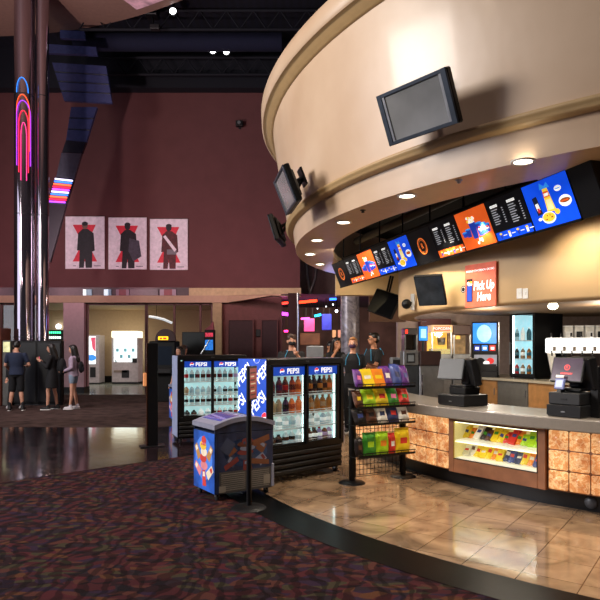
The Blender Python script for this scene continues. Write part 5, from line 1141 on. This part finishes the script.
# ------------------------------------------------------------------ people
skinL = mat('skin_light', 'd09a80', .55, noise=.05, spec=.3); skinM = mat('skin_medium', 'b07a5c', .55, noise=.05, spec=.3)
hairD = mat('hair_dark', '15100f', .4, noise=.3, scale=40); hairB = mat('hair_blond', '9a6638', .45, noise=.3, scale=40); hairC = mat('hair_brown', '3a2418', .5, noise=.3, scale=40)
cl_navy = mat('cloth_navy', '1d2740', .85); cl_black = mat('cloth_black', '101014', .85); cl_lav = mat('cloth_lavender', 'a894a8', .85); cl_den = mat('cloth_denim', '8494a8', .85); cl_grey = mat('cloth_dark_grey', '26262c', .85)
shoeW = mat('shoe_white', 'cfc8cc', .6); shoeK = mat('shoe_black', '141416', .6); trimB = mat('trim_blue', '2c8cb4', .6, emit=.1); mskB = mat('mask_black', '0c0c10', .8); mskP = mat('mask_purple', '3a1c3c', .8); irisM = mat('eye_dark', '140e0c', .2); lipM = mat('lip', '8c4a44', .5); stripeM = mat('cloth_stripe', '8ea2bc', .8, noise=.4, scale=20)
def solid(mb, voxel, name, m, parent, it=4):
    o = mb.build('tmp'); r = o.modifiers.new('r', 'REMESH'); r.mode = 'VOXEL'; r.voxel_size = voxel
    s = o.modifiers.new('s', 'SMOOTH'); s.factor = .5; s.iterations = it
    dg = bpy.context.evaluated_depsgraph_get(); me = bpy.data.meshes.new_from_object(o.evaluated_get(dg)); bpy.data.objects.remove(o)
    me.materials.clear(); me.materials.append(m); me.name = name
    me.polygons.foreach_set('use_smooth', [True]*len(me.polygons)); me.polygons.foreach_set('material_index', [0]*len(me.polygons)); me.update()
    q = bpy.data.objects.new(name, me); COL.objects.link(q); q.parent = parent; return q
V3 = Vector
def person(lb, loc, rz, H, skin, hair, style, top, sleeve, bottom, legs, shoe, pose={}, yaw=0., pitch=0., mask=None, glasses=False, trim=None, female=False, socks=None):
    k = H/1.75; t = thing('person', lb, 'person', loc, rz); t.scale = (k, k, k)
    sw = .17 if female else .195; hw = .09
    J = dict(ls=V3((sw-.005, .01, 1.395)), le=V3((sw+.05, .03, 1.13)), lw=V3((sw+.05, -.05, .88)), rs=V3((-sw+.005, .01, 1.395)), re=V3((-sw-.05, .03, 1.13)), rw=V3((-sw-.05, -.05, .88)),
             lh=V3((hw, 0, .92)), lk=V3((hw+.01, -.015, .5)), la=V3((hw+.015, .02, .09)), rh=V3((-hw, 0, .92)), rk=V3((-hw-.01, -.015, .5)), ra=V3((-hw-.015, .02, .09)))
    J.update({a: V3(b) for a, b in pose.items()})
    m = skin; bd = MB(); g = .92 if female else 1.
    tor = lambda e: [(0, 0, .86, .12+e, .085+e), (0, .005, .93, (.165 if female else .16)+e, .115+e), (0, 0, 1.0, .155+e, .105+e), (0, 0, 1.1, .132*g+e, .095+e), (0, 0, 1.22, .155*g+e, .108+e), (0, 0, 1.34, .175*g+e, .112+e), (0, .01, 1.42, .16*g+e, .09+e), (0, .015, 1.47, .085+e, .065+e)]
    bd.sections(tor(0), m)
    HM = Matrix.Translation((0, .0, 1.5)) @ Matrix.Rotation(yaw, 4, 'Z') @ Matrix.Rotation(pitch, 4, 'X') @ Matrix.Translation((0, 0, -1.5))
    bd.caps((0, .015, 1.42), (0, .0, 1.56), .055*g+.003, .052*g, m)
    bd.push(HM); bd.ell((0, 0, 1.655), (.075, .095, .1), m); bd.ell((0, -.03, 1.595), (.056, .064, .066), m); bd.ell((0, -.095, 1.632), (.013, .02, .022), m); bd.ell((.077, .01, 1.635), (.012, .024, .034), m); bd.ell((-.077, .01, 1.635), (.012, .024, .034), m); bd.ell((0, -.08, 1.59), (.028, .018, .014), m); bd.pop()
    for s in 'lr':
        sg = 1 if s == 'l' else -1
        bd.caps(J[s+'s'], J[s+'e'], .046*g, .038*g, m); bd.caps(J[s+'e'], J[s+'w'], .04*g, .027*g, m)
        f = (J[s+'w']-J[s+'e']).normalized(); pal = J[s+'w']+f*.05; side = V3((0, 0, 1)).cross(f); side = side.normalized() if side.length > .2 else V3((0, -1, 0))
        bd.caps(J[s+'w'], pal, .026, .032, m); bd.ell(pal+f*.02, (.04, .04, .04), m)
        cur = side.cross(f).normalized()
        for i, ln in enumerate((.06, .072, .068, .052)):
            r0 = pal+f*.05+side*(.03-.02*i); a = r0+f*ln*.55-cur*.012; c = a+f*ln*.4-cur*.03; bd.caps(r0, a, .0095, .009, m, 8); bd.caps(a, c, .009, .0075, m, 8)
        th0 = pal+f*.0+side*.03; bd.caps(th0, th0+side*.03+f*.03-cur*.01, .012, .01, m, 8); bd.caps(th0+side*.03+f*.03-cur*.01, th0+side*.035+f*.06-cur*.025, .01, .008, m, 8)
        bd.caps(J[s+'h'], J[s+'k'], .082*g+.004, .054*g, m); kn = J[s+'k']; an = J[s+'a']; bd.caps(kn, kn.lerp(an, .3)+V3((0, .012, 0)), .052*g, .054*g, m); bd.caps(kn.lerp(an, .3)+V3((0, .012, 0)), an, .053*g, .034, m)
        bd.caps(an+V3((0, .01, -.04)), an+V3((sg*.015, -.14, -.058)), .035, .026, m)
    solid(bd, .0095, 'body', m, t, 3)
    # top
    b = MB(); b.sections([(0, .005, .9, .188, .14)]+[q for q in tor(.02)][1:-1]+[(0, .015, 1.465, .1, .078)], top)
    for s in 'lr':
        e = J[s+'e'] if sleeve == 'long' else J[s+'s'].lerp(J[s+'e'], .62); b.caps(J[s+'s'], e, .062*g+.003, .057*g if sleeve != 'long' else .054, top)
        if sleeve == 'long': b.caps(J[s+'e'], J[s+'e'].lerp(J[s+'w'], .9), .054, .042, top)
    if sleeve == 'long' and female: b.ell((0, .09, 1.43), (.11, .06, .06), top)      # hood lying on the back
    solid(b, .012, 'top', top, t)
    if trim:
        b = MB()
        for sg in (-1, 1): b.tube([(sg*.07, -.1, 1.47), (sg*.12, -.125, 1.36), (sg*.13, -.128, 1.25)], .006, trim); b.tube([(sg*.07, .09, 1.48), (sg*.13, .11, 1.42), (sg*.19, .1, 1.36)], .008, trim)
        b.build('shirt_piping', t)
    # bottom
    b = MB()
    if legs in ('shorts', 'pants', 'hotpants'):
        b.sections([(0, 0, .84, .13, .1), (0, .005, .93, .18, .13), (0, 0, .975, .168, .12)], bottom)
        fr_ = {'shorts': .93, 'pants': 1, 'hotpants': .38}[legs]
        for s in 'lr':
            e = J[s+'h'].lerp(J[s+'k'], fr_); b.caps(J[s+'h'], e, .1, .085 if legs != 'pants' else .07, bottom)
            if legs == 'pants': b.caps(J[s+'k'], J[s+'a']+V3((0, 0, .02)), .07, .058, bottom)
    else:
        b.sections([(0, 0, .58, .215, .17), (0, 0, .7, .21, .16), (0, .005, .9, .19, .145), (0, 0, 1.04, .165, .12)], bottom)
    solid(b, .013, {'shorts': 'shorts', 'pants': 'trousers', 'hotpants': 'shorts', 'skirt': 'skirt'}[legs], bottom, t)
    for s in 'lr':
        sg = 1 if s == 'l' else -1; an = J[s+'a']
        b = MB(); b.caps(an+V3((0, .035, -.045)), an+V3((sg*.015, -.13, -.052)), .046, .038, shoe); b.caps(an+V3((0, .012, -.02)), an+V3((0, .012, .02)), .046, .044, shoe)
        q = solid(b, .01, 'shoe', shoe, t)
        for v in q.data.vertices: v.co.z = max(v.co.z, .0)
        b = MB(); P = [(an.x+.047*math.cos(a)+sg*.01, an.y-.05+.135*math.sin(a)) for a in [2*PI*i/18 for i in range(18)]]; b.prism(P, .0, .022, white); b.build('sole', q)
        if socks: b = MB(); b.caps(an+V3((0, .005, .0)), an+V3((0, .0, .1)), .04, .044, socks); b.build('sock', t)
    # head details
    for sg in (-1, 1):
        b = MB(); b.push(HM); b.ell((sg*.03, -.083, 1.652), (.014, .008, .008), white); b.ell((sg*.03, -.09, 1.652), (.006, .004, .006), irisM); b.build('eye', t)
        b = MB(); b.push(HM); b.tube([(sg*.014, -.093, 1.674), (sg*.032, -.094, 1.68), (sg*.05, -.082, 1.674)], .004, hair, 6); b.build('eyebrow', t)
    if mask is None: b = MB(); b.push(HM); b.ell((0, -.098, 1.589), (.022, .006, .007), lipM); b.build('mouth', t)
    else:
        b = MB(); b.push(HM); b.ell((0, -.045, 1.6), (.066, .068, .05), mask)
        for sg in (-1, 1): b.tube([(sg*.06, -.05, 1.62), (sg*.08, .01, 1.635)], .004, mask, 6)
        b.build('face_mask', t)
    if glasses:
        b = MB(); b.push(HM)
        for sg in (-1, 1): b.tube([(sg*.031+.021*math.cos(2*PI*i/12), -.1, 1.652+.017*math.sin(2*PI*i/12)) for i in range(12)], .003, black, 6, True); b.tube([(sg*.052, -.1, 1.655), (sg*.08, 0, 1.645)], .003, black, 6)
        b.tube([(-.01, -.1, 1.655), (.01, -.1, 1.655)], .003, black, 6); b.build('glasses', t)
    b = MB(); b.push(HM)
    b.ell((0, .022, 1.682), (.086, .1, .09), hair); b.ell((0, .045, 1.64), (.082, .075, .08), hair); b.ell((0, -.045, 1.735), (.06, .05, .03), hair)
    if style == 'long':
        for sx in (-.05, 0, .05): b.caps((sx, .06, 1.66), (sx*1.3, .1, 1.32), .055, .04, hair)
        for sg in (-1, 1): b.caps((sg*.07, .0, 1.68), (sg*.095, .0, 1.4), .032, .026, hair)
    if style == 'curly':
        for i in range(26): a = i*2.4; z = .3+.7*((i*7) % 10)/10; b.ell((.085*math.cos(a)*(1-.4*z), .02+.09*math.sin(a)*(1-.4*z)-.02*z, 1.66+.1*z), (.033, .033, .03), hair, n=8, k=6)
    if style == 'ponytail': b.caps((0, .1, 1.7), (0, .15, 1.5), .035, .022, hair); b.ell((0, .09, 1.72), (.04, .04, .04), hair)
    solid(b, .011, 'hair', hair, t, 3)
    return t
def ph(u, Y): return (gx(u, Y), Y, 0)
# visitors at left (local front is -y)
a = person('visitor seen from behind in navy t-shirt and black shorts', ph(16.5, 15.35), PI+.25, 1.78, skinL, hairD, 'short', cl_navy, 'short', cl_black, 'shorts', shoeK, dict(le=(.26, -.02, 1.14), lw=(.2, -.2, 1.02), re=(-.29, .0, 1.15), rw=(-.22, -.22, 1.12), la=(.15, .03, .09), ra=(-.15, .03, .09)), pitch=.3, socks=cl_black)
person('visitor mostly hidden behind the navy t-shirt visitor, white sneakers', ph(15.5, 16.05), .1, 1.6, skinL, hairD, 'long', cl_black, 'long', cl_black, 'pants', shoeW, dict(la=(.17, 0, .09), ra=(-.17, 0, .09), lk=(.13, 0, .5), rk=(-.13, 0, .5)), female=True)
person('visitor with long dark hair in black hoodie and skirt, holding a phone', ph(52, 15.6), -PI/2+.15, 1.7, skinL, hairD, 'long', cl_black, 'long', cl_black, 'skirt', shoeK, dict(le=(.2, -.08, 1.14), lw=(.09, -.26, 1.28), re=(-.2, -.08, 1.14), rw=(-.08, -.26, 1.27), la=(.1, -.09, .09), ra=(-.12, .1, .09), lk=(.1, -.08, .5), rk=(-.11, .04, .5)), pitch=.2, female=True)
person('visitor in pale lavender hoodie and light denim shorts, standing sideways', ph(73.5, 15.7), -PI/2+.05, 1.67, skinL, hairD, 'long', cl_lav, 'long', cl_den, 'hotpants', shoeW, dict(le=(.22, .02, 1.14), lw=(.14, -.2, 1.05), re=(-.22, .02, 1.14), rw=(-.14, -.2, 1.04), la=(.1, -.06, .09), ra=(-.11, .06, .09)), pitch=.15, female=True)
b = MB(); b.box(-.035, .035, -.006, .006, -.07, .07, black, .006); b.box(-.031, .031, -.008, -.006, -.062, .062, mat('phone_glow', 'e86080', .3, emit=.6)); tag(place(b.build('phone'), (gx(52, 15.6)-.33, 15.6-.02, 1.31), PI/2), 'phone with glowing pink screen in the black hoodie visitor\'s hands', 'phone')
for lb, u, Y, s, z, m in (('black backpack on the back of the black hoodie visitor', 60.5, 15.62, 1., 1.12, cl_black), ('small black backpack on the lavender hoodie visitor\'s back', 79.2, 15.72, .7, 1.1, cl_black)):
    t = thing('backpack', lb, 'backpack', (gx(u, Y)+.05, Y, z-.2*s), -PI/2)
    b = MB(); b.ell((0, 0, .2*s), (.14*s, .09*s, .22*s), m); b.ell((0, .06*s, .13*s), (.1*s, .05*s, .11*s), cl_grey); b.build('bag', t); b = MB()
    for sg in (-1, 1): b.tube([(sg*.07*s, -.05*s, .38*s), (sg*.09*s, -.16*s, .42*s), (sg*.1*s, -.2*s, .3*s)], .014, m)
    b.build('strap', t)
# employees
person('employee with curly brown hair and black face mask, facing the camera', ph(291.5, 11.7), .05, 1.85, skinL, hairC, 'curly', cl_black, 'short', cl_black, 'pants', shoeK, dict(le=(.26, -.04, 1.15), lw=(.1, -.22, 1.38), re=(-.25, -.06, 1.14), rw=(-.16, -.3, 1.1)), yaw=.1, mask=mskB, trim=trimB)
person('blond employee with hair tied back and dark purple face mask', ph(353, 11.4), -.15, 1.79, skinL, hairB, 'ponytail', cl_black, 'short', cl_black, 'pants', shoeK, dict(re=(-.24, -.05, 1.15), rw=(-.2, -.3, 1.12)), yaw=-.1, mask=mskP, trim=trimB, female=True)
person('employee with short dark hair and glasses in black shirt, looking left', ph(373.5, 11.9), -1.15, 1.89, skinM, hairD, 'short', cl_black, 'short', cl_black, 'pants', shoeK, dict(re=(-.24, -.1, 1.16), rw=(-.12, -.32, 1.14), le=(.24, -.1, 1.16), lw=(.12, -.32, 1.14)), yaw=-.2, glasses=True, trim=trimB)
person('employee with dark hair raising a hand to the face, beyond the blond one', ph(336, 13.), .4, 1.82, skinM, hairD, 'long', cl_black, 'short', cl_black, 'pants', shoeK, dict(re=(-.25, -.12, 1.2), rw=(-.06, -.17, 1.5), le=(.25, -.08, 1.2), lw=(.1, -.25, 1.25)), pitch=.2, female=True)
person('person in yellow and black clothes bending behind the grey screen', ph(329.5, 14.), .6, 1.74, skinM, hairD, 'short', mat('cloth_ochre', '4a3c14', .8), 'short', cl_black, 'pants', shoeK, pitch=.3)
person('person in pale striped top behind the far cooler\'s left edge', ph(179.5, 13.6), -.6, 1.62, skinL, hairD, 'long', stripeM, 'short', cl_black, 'pants', shoeK, female=True)
person('person with dark hair just visible over the far cooler top', ph(184, 14.8), 2.6, 1.66, skinL, hairC, 'short', cl_grey, 'long', cl_black, 'pants', shoeK)
# ------------------------------------------------------------------ lights
def area(name, loc, target, size, sy, energy, col):
    l = bpy.data.lights.new(name, 'AREA'); l.shape = 'RECTANGLE'; l.size = size; l.size_y = sy; l.energy = energy; l.color = col
    o = bpy.data.objects.new(name, l); COL.objects.link(o); o.location = loc
    o.rotation_euler = (Vector(target)-Vector(loc)).to_track_quat('-Z', 'Y').to_euler(); return o
def spot(name, loc, target, energy, col, ang_=100, blend=.6, r=.06):
    l = bpy.data.lights.new(name, 'SPOT'); l.energy = energy; l.color = col; l.spot_size = math.radians(ang_); l.spot_blend = blend; l.shadow_soft_size = r
    o = bpy.data.objects.new(name, l); COL.objects.link(o); o.location = loc
    o.rotation_euler = (Vector(target)-Vector(loc)).to_track_quat('-Z', 'Y').to_euler(); return o
def point(name, loc, energy, col, r=.1):
    l = bpy.data.lights.new(name, 'POINT'); l.energy = energy; l.color = col; l.shadow_soft_size = r
    o = bpy.data.objects.new(name, l); COL.objects.link(o); o.location = loc; return o
warm = (1, .86, .68); cool = (.85, .9, 1.)
for p in DLP: spot('downlight_lamp', (p.x, p.y, p.z-.05), (p.x, p.y, 0), 105, warm, 130, .8, .08)
# more of the same soffit downlights to the right, outside the frame
for a in (236, 248, 260):
    p = pol(6.22, a, 3.14); spot('downlight_lamp', p, (p.x, p.y, 0), 105, warm, 130, .8, .08)
# unseen key light placed for the drum's bright patch, plus an added warm fill
area('drum_key_light', (-11.6, 5., 6.4), (1., 5.4, 4.1), 4.4, 3.0, 1450, (1, .93, .86))
spot('drum_warm_fill', (-4.5, 3., 6.), (.3, 8.5, 3.8), 500, (1, .8, .56), 60, .8, .3)
spot('carpet_fill', (-2.5, 2., 9.), (-2, 4.5, 0), 1300, (1, .9, .88), 80, .9, .2); spot('carpet_fill', (-7, 6., 9.), (-6, 8, 0), 900, (1, .9, .9), 80, .9, .2)  # added fill spots that brighten the carpet
# assumed unseen spots for the purple-red wash on the maroon wall
for x_ in (-12.5, -9.5, -6.5, -3.5, -1.): spot('wall_wash', (x_, 18.6, 3.9), (x_, 22, 4.8), 100, (1., .58, .62), 130, .9, .08)
spot('canopy_wash', (-8, 12, 4), (-7.5, 15.5, 12), 1500, (1., .78, .75), 150, 1., .15)  # added uplight for the canopy underside, no fixture there
area('assumed_window_light', (-15.8, 6, 5.2), (0, 6, 5.2), 12, 6.5, 560, (.82, .84, 1.))  # assumed light, no window built; put here for the chrome column's white streak
# alcove and lobby fill: added lights with no fixture built
area('alcove_fill', (-9.5, 25.5, 3.2), (-9.5, 26, 0), 5, 2, 60, (1, .9, .75))
area('alcove_fill', (-5.5, 25, 3.2), (-5.5, 26, 0), 2.5, 2, 25, (1, .85, .7))
spot('visitor_fill', (-6.2, 12.6, 6.5), (-6.4, 15.8, .7), 700, (1, .88, .9), 60, .8, .12)  # unseen spot added to brighten the visitors
point('doorway_fill', (-1.8, 18.3, 3.4), 38, (1, .7, .55), .12)  # added point light that lifts the maroon doorway wall
area('lobby_fill', (2, 27, 3.4), (2, 28, 0), 6, 3, 300, (1, .75, .62))  # added area light that lifts the dark far lobby
point('lobby_glow', (gx(285, 25), 24.4, 2.8), 40, (1, .2, .5), .3); point('lobby_glow', (gx(318, 26), 25.5, 2.6), 40, (.9, .25, .6), .3); point('lobby_glow', (gx(335, 17), 18, 2.6), 22, (.35, .4, 1), .3)  # unseen point lights added to tint the far lobby
area('header_fill', (1.2, 11.3, 2.4), (1.2, 12.4, 3.), .8, .3, 8, (1, .8, .45))  # added light that brightens the beige header
area('staff_fill', (.8, 9.6, 3.1), (.7, 12, 1.3), .6, .6, 14, (1, .9, .85))  # extra unseen light, added over the employees
# added lights, unseen: fill behind the bar and grazing light on the bulkhead
point('bar_fill', (3.6, 11.6, 2.), 60, warm, .12); point('bar_fill', (5.2, 10.3, 2.05), 50, warm, .12); point('bar_fill', (3.3, 14.6, 2.1), 25, warm, .1)
area('bar_fill', (3.0, 8.5, 2.1), (2.8, 8.2, 0), 1.2, 1.6, 30, warm)
for a in (198, 206, 215, 226, 238): 
    p = pol(5.25, a, 3.0); q = pol(4.68, a, 2.2); spot('bulkhead_graze', p, q, 70, (1, .84, .6), 100, .9, .05)
for i, y in enumerate((0,)): pass
wd = bpy.data.worlds.new('world'); SC.world = wd; wd.use_nodes = True
bgn = wd.node_tree.nodes['Background']; bgn.inputs[0].default_value = (.55, .52, .62, 1); bgn.inputs[1].default_value = .035
# ------------------------------------------------------------------ camera
cam = bpy.data.cameras.new('camera'); co = bpy.data.objects.new('camera', cam); COL.objects.link(co)
co.location = (0, 0, CAMZ); co.rotation_euler = (PI/2, 0, 0); cam.sensor_width = 36; cam.lens = 36*F0/600; cam.shift_y = (H0-300)/600; cam.clip_end = 200
SC.camera = co
SC.view_settings.view_transform = 'Standard'; SC.view_settings.look = 'None'; SC.view_settings.exposure = 0.
